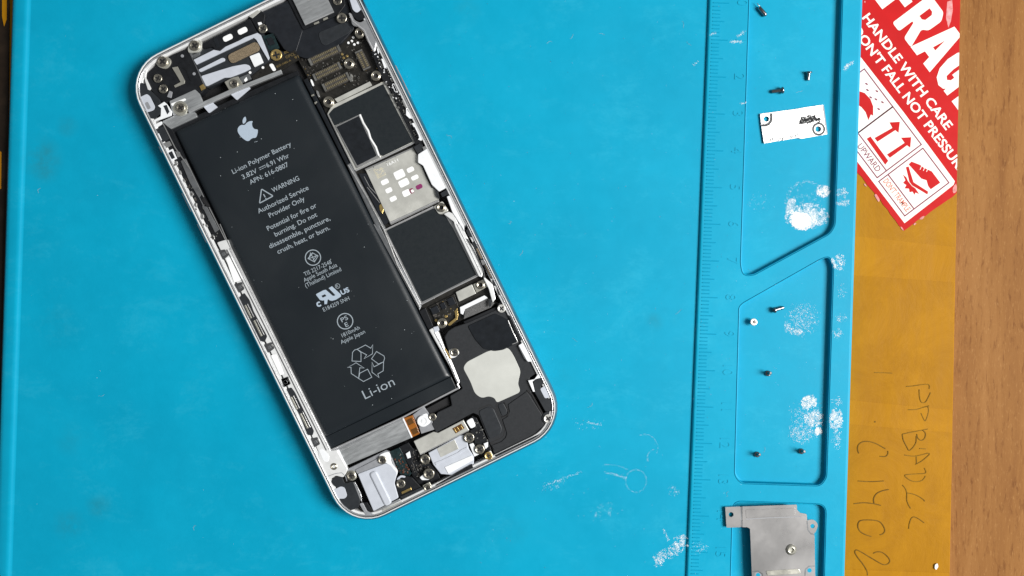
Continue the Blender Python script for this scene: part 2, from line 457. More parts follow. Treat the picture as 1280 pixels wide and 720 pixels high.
for zm, h in ((H1, [(110, 215), (97, 170), (110, 125), (155, 97), (220, 97), (290, 120), (375, 168)]), (H1, [(400, 190), (400, 220), (375, 245), (320, 243)]), (H1, [(100, 490), (220, 497), (360, 490)]),
    (H1, [(410, 575), (340, 590), (285, 620), (258, 670), (262, 712)]), (H1, [(60, 718), (160, 708), (260, 718), (330, 735)]), (H2, [(320, 310), (355, 295), (370, 260), (345, 205), (300, 170), (200, 160), (120, 170), (100, 220), (120, 270), (170, 305), (235, 325)]),
    (H2, [(255, 495), (290, 480), (345, 485), (400, 530), (420, 570), (400, 600), (350, 605), (250, 550), (150, 490), (90, 460), (70, 480), (95, 530), (150, 600), (190, 670), (195, 715)])):
    stroke('handwriting', [osmooth(Z(zm, h))], 1.15, ZC, MT['marker'], carton)
sheet('ink_dot', [ring_pts(*Z(H3, [(270, 618)])[0], 1.1, 10)], ZC, MT['marker'], carton)
stroke('pencil_line', [Z(WR, [(162, 66), (220, 68)])], .8, ZC, MT['pencil'], carton)
prism('paper_scrap', rnd(Z(WR, [(357, 684), (365, 679), (368, 690), (361, 701), (356, 696)]), 1.2), ZC, ZC + .3, MT['white_print'], carton)

# ------------------------------------------------------------------ the FRAGILE sticker
TP = un(1131, 287, Z_CARTON)
stk = thing('fragile_sticker', 'torn red and white FRAGILE handling sticker on the brown taped carton', 'sticker', (TP.x, TP.y, Z_CARTON))
zS = Z_CARTON + .08
edge = [(xC(y) - .6, y) for y in (241, 150, 60, -60, -120)]
torn = [(1130, 288.5), (1127, 284.5), (1124, 282.5), (1119, 275), (1113, 268), (1110, 262.5), (1104, 256), (1100, 249), (1096, 247), (1093, 241), (1084, 231), (1078, 222), (1070, 214), (1040, 176)]
low = [(1191, 246), (1184, 250.5), (1176, 256), (1170, 260), (1163, 265), (1157, 270), (1150, 273), (1143, 278.5), (1137, 283.5)]
prism('red_backing', edge[:1] + low + torn + [(1040, -120)] + edge[:0:-1], zS - .05, zS, MT['red_print'], stk)
zP = zS + .012
white_panel = [(1046, 33), (1075.9, 71.5), (1102, 105), (1129.7, 140.5), (1160, 181), (1193.5, 226.5), (1192, 231), (1161, 255.5), (1130.7, 279), (1100, 239), (1070.8, 201), (1046, 169)]
sheet('white_panel', [white_panel], zP, MT['white_print'], stk)
clipP = None
e0, e1 = un(xC(0) - .9, 0, Z_CARTON), un(xC(300) - .9, 300, Z_CARTON)
nn = Vector((-(e1.y - e0.y), e1.x - e0.x, 0)); nn = nn if nn.x > 0 else -nn
def clip_for(root): return (loc_of(e0, root) * MM, nn.normalized())
CL = clip_for(stk)
XD = Vector((.6018, .7986)); ND = Vector((.7986, -.6018))
def lp(o, pts): return [(o[0] + XD.x * s + ND.x * n, o[1] + XD.y * s + ND.y * n) for s, n in pts]
O = (1115.5, 28.4)
def letter(polys):
    V = []; Fc = []
    for outer, *holes in polys:
        loops = [[un(x, y, zP) for x, y in lp(O, l)] for l in [outer] + holes]; b = len(V)
        for t in tessellate_polygon(loops): Fc.append(tuple(b + i for i in t))
        for l in loops: V += l
    o = mesh('printed_letter', V, Fc, MT['white_print'], stk); clip_mesh(o, CL)
letter([([(-36, 0), (-21, 0), (-21, 24), (-6, 24), (-6, 36), (-21, 36), (-21, 47), (-3, 47), (-3, 59), (-36, 59)],)])
letter([(rnd([(0, 0), (13.5, 0), (13.5, 21), (16, 21), (24, 0), (38.5, 0), (28.5, 24), (35, 30), (35.5, 50), (28, 59), (0, 59)], 3.5), [(13.5, 32), (13.5, 48), (19, 48), (22, 45), (22, 35), (19, 32)][::-1])])
letter([([(37.5, 0), (51, 0), (53, 11), (62, 11), (64, 0), (77.5, 0), (64.5, 59), (50.5, 59)], [(55, 22), (60, 22), (57.5, 39)][::-1])])
g = [(113, 55), (104, 60), (94, 60), (84, 54), (79, 42), (78, 28), (81, 13), (88, 3), (97, -1), (104, 1), (106, 4), (106.5, 0), (114, 0), (114, 31), (97, 31), (97, 20.5), (101.5, 20.5), (101.5, 15), (98, 11.5), (94, 14), (92.5, 26), (93, 40), (96, 47.5), (101, 47.5), (106, 43), (114, 47)]
letter([(g,)])
letter([([(123, 0), (137, 0), (137, 59), (123, 59)],)])
text('printed_text', 'HANDLE WITH CARE', (1077.5, 22.5), (1182.5, 163), 11.5, zP, MT['white_print'], stk, .022, CL)
text('printed_text', "DON'T FALL NOT PRESSURE", (1065.0, 38.2), (1200.5, 218), 11.5, zP, MT['white_print'], stk, .022, CL)
zL = zP + .012
def frame_lines(Q, w, h, lab):
    o = lp(Q, [(0, 0), (-w, 0), (-w, -h - lab), (0, -h - lab)])
    stroke('panel_border', [o], 1.5, zL, MT['line_print'], stk, True)
    stroke('panel_divider', [lp(Q, [(0, -h), (-w, -h)])], 1.5, zL + .003, MT['line_print'], stk)
q1, = Z(S2, [(648, 200)]); q2, = Z(S2, [(818, 435)]); q0, = Z(S1, [(472, 656)])
frame_lines(q1, 59, 54.6, 14.5); frame_lines(q2, 54, 54.6, 14.5); frame_lines(q0, 59, 54.6, 14.5)
for p in ([(360, 160), (470, 98), (452, 64), (516, 60), (508, 128), (488, 112), (378, 183)], [(436, 262), (545, 190), (523, 158), (586, 155), (580, 220), (560, 205), (455, 282)], [(312, 165), (335, 150), (445, 300), (426, 325)]):
    sheet('arrow_symbol', [Z(S2, p)], zL, MT['red_print'], stk)
sheet('shoe_symbol', [Z(S2, [(570, 322), (588, 305), (640, 325), (662, 342), (712, 365), (765, 435), (706, 476), (690, 455), (680, 420), (648, 410)])], zL, MT['red_print'], stk)
stroke('shoe_lace', [Z(S2, [(640, 355), (652, 328)]), Z(S2, [(660, 362), (672, 336)]), Z(S2, [(680, 368), (690, 345)])], .8, zL + .01, MT['white_print'], stk)
sheet('shoe_sole', [Z(S2, [(553, 340), (570, 335), (600, 432), (690, 490), (686, 508), (592, 452), (575, 430)])], zL, MT['red_print'], stk)
sheet('impact_symbol', [Z(S2, [(535, 385), (556, 402), (566, 425), (590, 455), (612, 470), (635, 505), (612, 496), (606, 510), (594, 490), (576, 494), (572, 472), (545, 470), (556, 450), (536, 436), (550, 420)])], zL, MT['red_print'], stk)
sheet('umbrella_symbol', [Z(S1, [(225, 600), (262, 560), (300, 572), (335, 610), (352, 655), (352, 712), (338, 705), (322, 740), (305, 690), (280, 660), (265, 650), (240, 640)])], zL, MT['red_print'], stk)
for x, y in ((310, 517), (316, 555), (374, 562), (368, 612), (408, 630), (336, 600), (385, 672)):
    sheet('raindrop_symbol', [smooth(Z(S1, [(x - 9, y - 6), (x + 3, y - 6), (x + 10, y + 5), (x - 2, y + 4)]), 3)], zL, MT['line_print'], stk)
text('printed_text', 'UPWARD', Z(S2, [(252, 212)])[0], Z(S2, [(374, 372)])[0], 7.6, zL, MT['line_print'], stk, .008)
text('printed_text', "DON'T TRAMPLE", Z(S2, [(412, 428)])[0], Z(S2, [(556, 616)])[0], 7.4, zL, MT['orange_print'], stk, .012)
for zm, p in ((S2, [(360, 512), (372, 506), (392, 540), (384, 552), (370, 530)]), (S2, [(636, 660), (650, 645), (668, 640), (655, 660)]), (S2, [(842, 470), (862, 440), (866, 486), (846, 500)]), (S2, [(296, 440), (306, 446), (312, 460), (300, 452)]), (S2, [(520, 706), (532, 712), (540, 730), (528, 722)]), (S2, [(600, 690), (612, 682), (618, 686), (606, 696)]), (S1, [(296, 10), (304, 6), (302, 18)])):
    sheet('torn_patch', [smooth(Z(zm, p), 2)], zP + .02, M_('torn_paper', (.62, .26, .25), .8, spec=.05, var=.3, scale=900), stk)
# peeling crease at the upper corner
sheet('torn_patch', [Z(S1, [(808, 10), (838, 0), (842, 60), (830, 130), (815, 170), (800, 110)])], zP + .01, M_('worn_print', (.70, .22, .22), .5, var=.5, scale=900), stk)

# ------------------------------------------------------------------ the blue silicone work mat
mat = thing('silicone_mat', 'blue silicone repair mat with ruler and screw pockets, lying on the carton', 'mat', (0, 0, Z_CARTON))
xE = xl(14, 0, -7.5, 720); xRg = xl(37.5, 0, 13.5, 720); xT = xl(885, 0, 857, 720); xR = xl(1077.5, 0, 1055, 720)
YT, YB = -260, 980
def sweep(name, prof, mat_, parent):
    V = []; n = len(prof); ys = [YT + (YB - YT) * i / 12 for i in range(13)]
    for y in ys:
        for fx, dx, z in prof:
            p = un(fx(y), y, 0); V.append((p.x + dx, p.y, z))
    Fc = [(k * n + i, k * n + i + 1, (k + 1) * n + i + 1, (k + 1) * n + i) for k in range(len(ys) - 1) for i in range(n - 1)]
    return mesh(name, V, Fc, mat_, parent, flat=False)
sweep('work_surface', [(xRg, .35, .0), (xRg, 20, .0), (xT, -30, .0), (xT, .02, .0)], MT['blue'], mat)
sweep('raised_rim', [(xE, 1.0, -3.0), (xE, .25, -2.7), (xE, .05, -1.2), (xE, .3, -.2), (xE, .9, .25), (xE, 1.8, .42), (xRg, -1.4, .50), (xRg, -.75, .46), (xRg, -.35, .28), (xRg, .05, .06), (xRg, .36, .0)], MT['blue'], mat)
sweep('rim_edge_highlight', [(xE, -.02, -2.2), (xE, -.06, -1.6), (xE, .0, -1.0), (xE, .12, -.5)], M_('lit_edge', (.20, .34, .42), .4, var=.2), mat)  # paler strip paints the lit highlight along the mat's outer edge
# tray: top sheet with three recessed pockets
Z_TRAY, Z_FLOOR = 0.75, -0.75
P1 = rnd([(943.5, -200), (926.4, 331), (929.5, 343.5), (941, 343.5), (1037, 291.5), (1043.2, 281), (1059, -200)], 7, 5)
P2 = rnd([(924.5, 384), (929, 379.5), (1026, 324.5), (1036, 321), (1041.2, 333), (1032.5, 597), (1025, 606.7), (926, 603.5), (918.9, 594)], 7, 5)
P3 = rnd([(916.5, 627), (1032, 631), (1024, 930), (908, 930)], 11, 6)
def tray():
    V = []; Fc = []
    def addl(l): b = len(V); V.extend(l); return b, len(l)
    def shrink(ws, d):
        n = len(ws); out = []
        for i in range(n):
            a, b, c = ws[i - 1], ws[i], ws[(i + 1) % n]
            t = Vector((c.x - a.x, c.y - a.y)); t = t.normalized() if t.length > 1e-9 else Vector((1, 0))
            out.append(Vector((b.x - t.y * d, b.y + t.x * d, b.z)))
        return out
    outer = [un(xT(YT), YT, 0), un(xR(YT), YT, 0), un(xR(YB), YB, 0), un(xT(YB), YB, 0)]
    oL = [un(xT(YT), YT, .0), un(xT(YB), YB, .0)]
    def at(ws, dx, z, i): v = ws[i]; return Vector((v.x + dx, v.y, z))
    top = [at(outer, .75, Z_TRAY, 0), at(outer, -.8, Z_TRAY, 1), at(outer, -.8, Z_TRAY, 2), at(outer, .75, Z_TRAY, 3)]
    loops = [top]; holes = []
    for P in (P1, P2, P3):
        w = [un(x, y, Z_TRAY) for x, y in P]
        if area2([(v.x, v.y) for v in w]) < 0: w.reverse()
        holes.append(w); loops.append(shrink(w, -.34))
    flat = [v for l in loops for v in l]
    addl(flat)
    for t in tessellate_polygon(loops): Fc.append(tuple(t))
    off = len(top)
    for w, l in zip(holes, loops[1:]):
        n = len(w); prev = off; off += n
        for d, z in ((-.24, Z_TRAY - .32), (-.14, Z_TRAY - .02), (-.02, Z_TRAY - .03), (.02, Z_TRAY - .2), (.12, Z_FLOOR + .35), (.22, Z_FLOOR + .1), (.5, Z_FLOOR)):  # opening rows cut a thin groove, added to shade the pocket rim dark
            b, _ = addl([Vector((v.x, v.y, z)) for v in shrink(w, d)])
            for i in range(n):
                j = (i + 1) % n; Fc.append((prev + i, prev + j, b + j, b + i))
            prev = b
        fl = [V[prev + i] for i in range(n)]
        for t in tessellate_polygon([fl]): Fc.append(tuple(prev + i for i in t))
    for (a, c), rows in (((0, 3), ((.45, .70), (.16, .48), (.05, .1), (.0, -.05))), ((1, 2), ((-.35, .66), (-.08, .40), (0, -.1), (-.1, -2.6), (-.5, -3.0)))):
        prev = (a, c)
        for dx, z in rows:
            b, _ = addl([at(outer, dx, z, a), at(outer, dx, z, c)])
            Fc.append((prev[0], prev[1], b + 1, b)); prev = (b, b + 1)
    return mesh('storage_tray', V, Fc, MT['blue'], mat)
tr = tray()
for p in tr.data.polygons: p.use_smooth = False
# the ruler: raised lines and numbers moulded on the tray
def tick_mesh(L_):
    me = bpy.data.meshes.new('ruler_tick'); h = .14; w = .15
    V = [(0, -w, 0), (L_, -w, 0), (L_, w, 0), (0, w, 0), (.05, -w * .35, h), (L_ - .05, -w * .35, h), (L_ - .05, w * .35, h), (.05, w * .35, h)]
    me.from_pydata([tuple(c * MM for c in v) for v in V], [], [(4, 5, 6, 7), (0, 1, 5, 4), (1, 2, 6, 5), (2, 3, 7, 6), (3, 0, 4, 7)])
    me.materials.append(MT['blue']); return me
tm = [tick_mesh(2.1), tick_mesh(3.3), tick_mesh(4.4)]
cy = [3.4, 51, 97, 142, 189, 234, 280, 325.5, 371.5, 417.5, 463, 508.5, 554, 599.5, 645, 690]
r0 = un(xT(cy[0]) + 6.5, cy[0], Z_TRAY); r15 = un(xT(cy[15]) + 6.5, cy[15], Z_TRAY); rd = (r15 - r0) / 150
rang = math.atan2(rd.y, rd.x) + math.pi / 2
for i in range(-24, 176):
    p = r0 + rd * i
    o = link('ruler_tick', tm[2 if i % 10 == 0 else 1 if i % 5 == 0 else 0], None, tr)
    o.location = (loc_of(p, mat) + Vector((0, 0, -.005))) * MM; o.rotation_euler = (0, 0, rang)
tr['label'] = 'raised tray with ruler markings and three pockets'
def digit(s, i):
    V, Fc = text_geo(s, .0)
    x0, x1 = min(v[0] for v in V), max(v[0] for v in V)
    y0_, y1_ = min(v[1] for v in V), max(v[1] for v in V)
    k = 2.5 / .7
    me = bpy.data.meshes.new('ruler_number')
    c, s_ = math.cos(rang - math.pi / 2), math.sin(rang - math.pi / 2)
    ctr = r0 + rd * (i * 10) + Vector((8.0, 0, 0))
    W_ = []
    for x, y in V:
        x = (x - (x0 + x1) / 2) * k; y = (y - (y0_ + y1_) / 2) * k * 1.15
        W_.append(loc_of((ctr.x + c * x - s_ * y, ctr.y + s_ * x + c * y, Z_TRAY + .10), mat) * MM)
    me.from_pydata([tuple(w) for w in W_], [], Fc)
    bm = bmesh.new(); bm.from_mesh(me)
    bmesh.ops.remove_doubles(bm, verts=bm.verts, dist=1e-7)
    r = bmesh.ops.extrude_face_region(bm, geom=bm.faces[:])
    bmesh.ops.translate(bm, verts=[e for e in r['geom'] if isinstance(e, bmesh.types.BMVert)], vec=(0, 0, -.12 * MM))
    bmesh.ops.recalc_face_normals(bm, faces=bm.faces)
    bm.to_mesh(me); bm.free()
    link('ruler_number', me, MT['blue'], tr)
for i in range(0, 16): digit(str(i), i)

# ------------------------------------------------------------------ the opened phone
def ph_edge():
    z = 3.0
    l1, l2 = un(175, 133, z), un(390, 567, z); r1, r2 = un(455, 0, z), un(643.8, 389, z)
    t1, t2 = un(336, 0, z), un(197, 67, z); b1, b2 = un(502.5, 637.5, z), un(682, 544, z)
    return l1, l2, r1, r2, t1, t2, b1, b2
l1, l2, r1, r2, t1, t2, b1, b2 = ph_edge()
PR = PHI
ex = Vector((math.cos(PR), math.sin(PR), 0)); ey = Vector((-math.sin(PR), math.cos(PR), 0))
cxl = ((l1 + l2) / 2).dot(ex); cxr = ((r1 + r2) / 2).dot(ex); cyt = ((t1 + t2) / 2).dot(ey); cyb = ((b1 + b2) / 2).dot(ey)
PW, PHT = cxr - cxl, cyt - cyb
ctr = ex * ((cxl + cxr) / 2) + ey * ((cyt + cyb) / 2)
phone = thing('smartphone', 'opened smartphone without its screen, silver frame with black battery, lying on the blue mat', 'phone', (ctr.x, ctr.y, 0), PR)

def rr_loop(ins, z, r=10.8, n=9):
    w, h = PW / 2 - ins, PHT / 2 - ins; r = max(r - ins, .6); out = []
    for sx, sy, a0 in ((1, 1, 0), (-1, 1, 90), (-1, -1, 180), (1, -1, 270)):
        for i in range(n + 1):
            a = math.radians(a0 + 90 * i / n)
            out.append(Vector((sx * (w - r) + r * math.cos(a), sy * (h - r) + r * math.sin(a), z)))
    return out
def ring(name, prof, mat_, cap0=False, cap1=False, smooth_=True):
    V = []; Fc = []; n = 40
    for ins, z in prof: V += rr_loop(ins, z)
    for k in range(len(prof) - 1):
        for i in range(n):
            j = (i + 1) % n; Fc.append((k * n + i, k * n + j, (k + 1) * n + j, (k + 1) * n + i))
    if cap0: Fc.append(tuple(range(n - 1, -1, -1)))
    if cap1: Fc.append(tuple((len(prof) - 1) * n + i for i in range(n)))
    me = bpy.data.meshes.new(name); me.from_pydata([tuple(v * MM) for v in V], [], Fc)
    bm = bmesh.new(); bm.from_mesh(me); bmesh.ops.recalc_face_normals(bm, faces=bm.faces); bm.to_mesh(me); bm.free()
    for p in me.polygons: p.use_smooth = smooth_ and len(p.vertices) == 4
    return link(name, me, mat_, phone)
frame = ring('frame', [(3.4, .02), (1.6, .25), (.7, .8), (.2, 1.7), (0, 2.9), (.06, 3.9), (.3, 4.7), (.62, 5.12), (.78, 5.25)], MT['frame_side'], cap0=True)
ring('frame_rim', [(.78, 5.25), (.82, 5.30), (1.00, 5.30), (1.06, 5.22), (1.08, 5.0)], MT['alu_ledge'], smooth_=False)
ring('frame_groove', [(1.08, 5.0), (1.10, 4.9), (1.28, 4.9), (1.30, 5.0)], MT['groove'], smooth_=False)
ring('frame_lip', [(1.30, 5.0), (1.32, 5.12), (1.40, 5.17), (1.56, 5.15), (1.66, 5.0), (1.70, 4.86)], MT['alu_edge'])
ring('frame_ledge', [(1.70, 4.86), (2.15, 4.82), (2.25, 4.7), (2.3, 1.2)], MT['alu_ledge'], smooth_=False)
ring('housing_floor', [(2.2, 1.15)], MT['recess'], cap1=True)

def P(name, zm, pts, z1, m, bv=.08, r=0, th=.6, z0=None, parent=None, sm=False):
    q = Z(zm, pts) if zm else pts
    if sm: q = smooth(q, 4)
    elif r: q = rnd(q, r)
    return prism(name, q, z1 - th if z0 is None else z0, z1, MT[m], parent or phone, bv)

# ---- screws, standoffs
def cross_mesh(a=.62, w=.16, h=.02):
    V = []; 
    pts = [(-w, -a), (w, -a), (w, -w), (a, -w), (a, w), (w, w), (w, a), (-w, a), (-w, w), (-a, w), (-a, -w), (-w, -w)]
    me = bpy.data.meshes.new('cross_recess')
    me.from_pydata([(x * MM, y * MM, z * MM) for z in (-.05, h) for x, y in pts], [], [tuple(range(12, 24))] + [(i, (i + 1) % 12, 12 + (i + 1) % 12, 12 + i) for i in range(12)])
    return me
SCREW = lathe('screw_head', [(0, -.5), (.55, -.5), (.95, -.12), (1.0, 0), (.97, .12), (.86, .17), (.74, .13), (.60, .055), (.30, .04), (0, .04)])
CROSS = cross_mesh(); CROSS.materials.append(MT['recess'])
STAND = lathe('standoff_body', [(1.0, -1.2), (1.0, .0), (.93, .08), (.80, .08), (.74, .02), (.70, .02), (.66, .1), (.50, .1), (.44, .0), (.42, -.8), (0, -.8)], 24)
HOLE = lathe('hole', [(.43, -.25), (.0, -.25)], 16); HOLE.materials.append(MT['recess'])
BOSS = lathe('boss_body', [(1.0, -.8), (1.0, .05), (.92, .12), (.66, .10), (.55, .02), (.3, .04), (.22, .12), (0, .14)])
scr_mesh = {}
def inst(kind, base, m, zm, x, y, r, z, name, rot=0.0, cross=True):
    (px, py), = Z(zm, [(x, y)]); p = un(px, py, z)
    key = (kind, m)
    if key not in scr_mesh:
        me = base.copy(); me.materials.clear(); me.materials.append(MT[m]); scr_mesh[key] = me
    o = link(name, scr_mesh[key], None, phone); s = r / zm[2] / 4.63
    o.location = loc_of(p, phone) * MM; o.scale = (s, s, min(s, 1.3)); o.rotation_euler = (0, 0, rot)
    if kind == 't': link('hole', HOLE, None, o)
    if cross:
        c = link('cross_recess', CROSS, None, o); c.location = (0, 0, .05 * MM)
    return o
_rs = random.Random(4)
for zm, x, y, r, z, m in ((A, 340, 492, 42, 4.95, 'screw'), (A, 597, 365, 42, 4.95, 'screw'), (A, 303, 628, 35, 4.7, 'screw'), (C, 347, 72, 36, 4.7, 'screw'),
    (C, 485, 222, 36, 4.9, 'screw'), (A, 1143, 230, 36, 4.8, 'screw'), (A, 1250, 440, 46, 4.6, 'brass'), (A, 912, 668, 34, 4.8, 'screw'), (B, 750, 145, 42, 4.6, 'screw'),
    (J, 748, 100, 33, 4.7, 'screw_bright'), (J, 372, 450, 34, 4.5, 'screw'), (L, 197, 392, 30, 4.5, 'screw'), (L, 488, 558, 42, 4.8, 'screw'), (L, 1120, 405, 36, 4.85, 'screw_bright'),
    (L, 573, 650, 40, 4.75, 'screw'), (L, 643, 702, 32, 4.85, 'brass'), (M, 562, 160, 34, 4.7, 'screw'), (M, 312, 285, 34, 4.8, 'screw'), (M, 905, 155, 40, 4.8, 'screw'),
    (M, 935, 270, 44, 4.8, 'screw'), (M, 710, 350, 36, 4.6, 'screw'), (M, 925, 385, 30, 4.85, 'screw'), (B, 715, 5, 36, 4.5, 'screw')):
    inst('s', SCREW, m, zm, x, y, r, z, 'screw', _rs.uniform(0, 1.5))
for zm, x, y, r, z in ((B, 895, 262, 42, 4.2), (B, 808, 508, 42, 4.2), (B, 1023, 605, 40, 4.2), (D, 260, 238, 44, 4.2), (F, 843, 508, 36, 4.3), (H, 965, 487, 34, 4.2), (J, 272, 217, 40, 4.2), (M, 175, 212, 28, 4.95)):
    inst('t', STAND, 'screw', zm, x, y, r, z, 'standoff', cross=False)
inst('b', BOSS, 'white_plastic', L, 118, 425, 46, 4.5, 'boss', cross=False)

# ---- battery
bq = [un(x, y, 4.3) for x, y in ((216.5, 163.5), (372, 91.5), (564, 471.5), (405, 548.5))]
def battery_mesh():
    nx, ny = 22, 46; V = []; Fc = []
    for j in range(ny + 1):
        for i in range(nx + 1):
            u, v = i / nx, j / ny
            # crowd the grid towards the edges
            u = .5 - .5 * math.cos(math.pi * u); v = .5 - .5 * math.cos(math.pi * v)
            p = (bq[0] * (1 - u) + bq[1] * u) * (1 - v) + (bq[3] * (1 - u) + bq[2] * u) * v
            eu = min(u, 1 - u) * 38; ev = min(v, 1 - v) * 92; e = min(eu, ev)
            dz = -.9 * max(0, 1 - e / 1.1) ** 2.2
            V.append(Vector((p.x, p.y, 4.3 + dz)))
    for j in range(ny):
        for i in range(nx):
            a = j * (nx + 1) + i; Fc.append((a, a + 1, a + nx + 2, a + nx + 1))
    rim = [i for i in range(nx + 1)] + [(j + 1) * (nx + 1) - 1 for j in range(1, ny + 1)] + [ny * (nx + 1) + i for i in range(nx - 1, -1, -1)] + [j * (nx + 1) for j in range(ny - 1, 0, -1)]
    b = len(V); V += [Vector((V[i].x, V[i].y, 1.2)) for i in rim]; n = len(rim)
    for k in range(n): Fc.append((rim[k], rim[(k + 1) % n], b + (k + 1) % n, b + k))
    return mesh('battery', V, Fc, MT['battery'], phone, flat=False)
bat = battery_mesh(); bat['label'] = 'black lithium battery with pale printing'
P('battery_flap', None, [(405.5, 547), (564, 471), (570.5, 485), (412.5, 561)], 3.95, 'battery', .12, th=2, parent=bat)
P('battery_strap', None, [(214, 160), (236, 149), (330, 106), (372, 88), (375, 95), (218, 166)], 3.7, 'black', .1, th=1.5, parent=bat)
zt = 4.345; zi = zt
def bt(s, p0, p1, cap, off=.006): text('printed_text', s, p0, p1, cap, zt, MT['ink'], bat, off)
bt('Li-ion Polymer Battery', (291.6, 217.6), (364.6, 181.8), 5.9)
bt('3.82V', (303.9, 224.2), (322.0, 215.6), 5.9); bt('6.91 Whr', (334.2, 209.6), (362, 196.4), 5.9)
stroke('dc_symbol', [[(323.5, 210.2), (331.8, 206.2)]], .75, zt, MT['ink'], bat)
stroke('dc_symbol', [[(324.6, 212.3), (326.8, 211.2)], [(327.6, 210.8), (329.6, 209.8)], [(330.4, 209.4), (332.4, 208.4)]], .75, zt, MT['ink'], bat)
bt('APN: 616-0807', (313.3, 230.8), (361.2, 207.6), 5.9)
bt('WARNING', (341.2, 240.8), (374.6, 224.8), 5.9)
tri = Z(E, [(812, 296), (905, 352), (796, 410)]); stroke('warning_triangle', [rnd(tri, 1.5, 3)], 1.35, zt, MT['ink'], bat, True)
stroke('exclamation_mark', [Z(E, [(828, 337), (842, 362)])], 1.3, zt, MT['ink'], bat); sheet('exclamation_dot', [ring_pts(*Z(E, [(847, 372)])[0], .75, 10)], zt, MT['ink'], bat)
bt('Authorized Service', (323.4, 267.0), (386.3, 236.6), 6.0); bt('Provider Only', (337.4, 272.2), (381.5, 250.4), 6.0)
bt('Potential for fire or', (335.2, 288.6), (396.4, 258.6), 6.0); bt('burning. Do not', (344.6, 295.9), (397, 270.2), 6.0)
bt('disassemble, puncture,', (337.6, 310.8), (413.2, 275.0), 6.0); bt('crush, heat, or burn.', (347.8, 317.6), (412.8, 286.6), 6.0)
stroke('certification_ring', [ring_pts(391.2, 322, 9.6)], 1.15, zt, MT['ink'], bat, True)
tis = [[(405, 128), (460, 160), (425, 218), (360, 185)], ]
stroke('certification_star', [Z(G1, tis[0])], .9, zt, MT['ink'], bat, True)
stroke('certification_star', [Z(G1, [(382, 125), (405, 168), (428, 222)]), Z(G1, [(362, 188), (408, 172), (456, 150)]), Z(G1, [(388, 130), (366, 186)]), Z(G1, [(372, 176), (404, 136)]), Z(G1, [(444, 160), (412, 200)])], .8, zt + .004, MT['ink'], bat)
bt('TIS 2217-2548', (381.2, 345.4), (415, 329.3), 5.2, 0); bt('Apple South Asia', (380.6, 352.8), (422, 333.0), 5.2, 0); bt('(Thailand) Limited', (382.6, 359.6), (427, 338.4), 5.2, 0)
# recognised-component mark: mirrored R joined to U, small c and us
sheet('certification_mark', [Z(G1, [(440, 548), (446, 538), (515, 502), (538, 497), (606, 557), (622, 559), (633, 550), (566, 481), (600, 462), (690, 545), (690, 565), (640, 597), (600, 608), (578, 604), (562, 592), (556, 600), (550, 640), (525, 643), (522, 602), (505, 606), (480, 600)])], zt, MT['ink_light'], bat)
sheet('mark_counter', [Z(G1, [(494, 558), (530, 542), (544, 560), (508, 576)])], zt + .012, MT['battery'], bat)
text('printed_text', 'c', Z(G1, [(454, 672)])[0], Z(G1, [(494, 656)])[0], 8.8, zt, MT['ink_light'], bat, .03)
text('printed_text', 'US', (427.2, 368.8), (437.4, 364.2), 6.0, zt, MT['ink_light'], bat, .03)
stroke('registered_ring', [ring_pts(421.9, 357.6, 2.9, 18)], .6, zt, MT['ink'], bat, True)
text('printed_text', 'R', (420.9, 359.6), (423.4, 358.5), 3.2, zt, MT['ink'], bat)
bt('E184259 SNH', (404.9, 389.6), (437.2, 374.6), 4.9, 0)
stroke('approval_ring', [ring_pts(431.4, 401.5, 9.7)], 1.2, zt, MT['ink'], bat, True)
bt('PS', (427.6, 403.0), (435.6, 398.8), 5.6); bt('E', (432.4, 409.0), (436.2, 407.2), 5.6)
bt('1810mAh', (428.2, 421.8), (450.2, 411.2), 4.9, 0); bt('Apple Japan', (426.8, 430.2), (456.8, 416.2), 4.9, 0)
rec = [[(320, 250), (410, 255), (410, 165), (372, 132), (345, 140), (325, 165)], [(372, 132), (455, 90), (508, 122), (528, 88), (524, 178), (440, 228), (466, 188), (412, 160)],
       [(565, 155), (640, 200), (646, 222), (636, 258), (585, 280), (515, 228)], [(636, 258), (632, 348), (578, 380), (590, 415), (520, 362), (520, 260), (540, 308), (585, 285)],
       [(275, 315), (360, 268), (442, 320), (398, 318), (386, 424), (312, 375), (310, 312)], [(398, 372), (476, 332), (518, 412), (435, 455), (386, 424)]]
for k, l in enumerate(rec): stroke('recycling_symbol', [Z(T3, l)], .8, zt + .004 * k, MT['ink'], bat, closed=True)
text('printed_text', 'Li-ion', (456.6, 499.2), (494.2, 481.0), 11.6, zt, MT['ink'], bat, -.004)
body = [(366, 209), (385, 190), (412, 174), (446, 172), (440, 196), (446, 228), (466, 250), (497, 257), (496, 292), (486, 325), (472, 338), (450, 340), (428, 352), (410, 368), (385, 368), (350, 345), (320, 315), (299, 280), (297, 250), (310, 225), (335, 209)]
sheet('logo_print', [smooth(Z(T1, body), 3), smooth(Z(T1, [(348, 192), (346, 165), (356, 140), (373, 127), (382, 150), (380, 172), (368, 190), (356, 197)]), 3)], zt, MT['ink_light'], bat)
sheet('logo_dash', [Z(T1, [(464, 380), (476, 374), (478, 378), (466, 384)]), Z(T1, [(481, 374), (493, 370), (495, 375), (483, 380)])], zt, MT['ink'], bat)

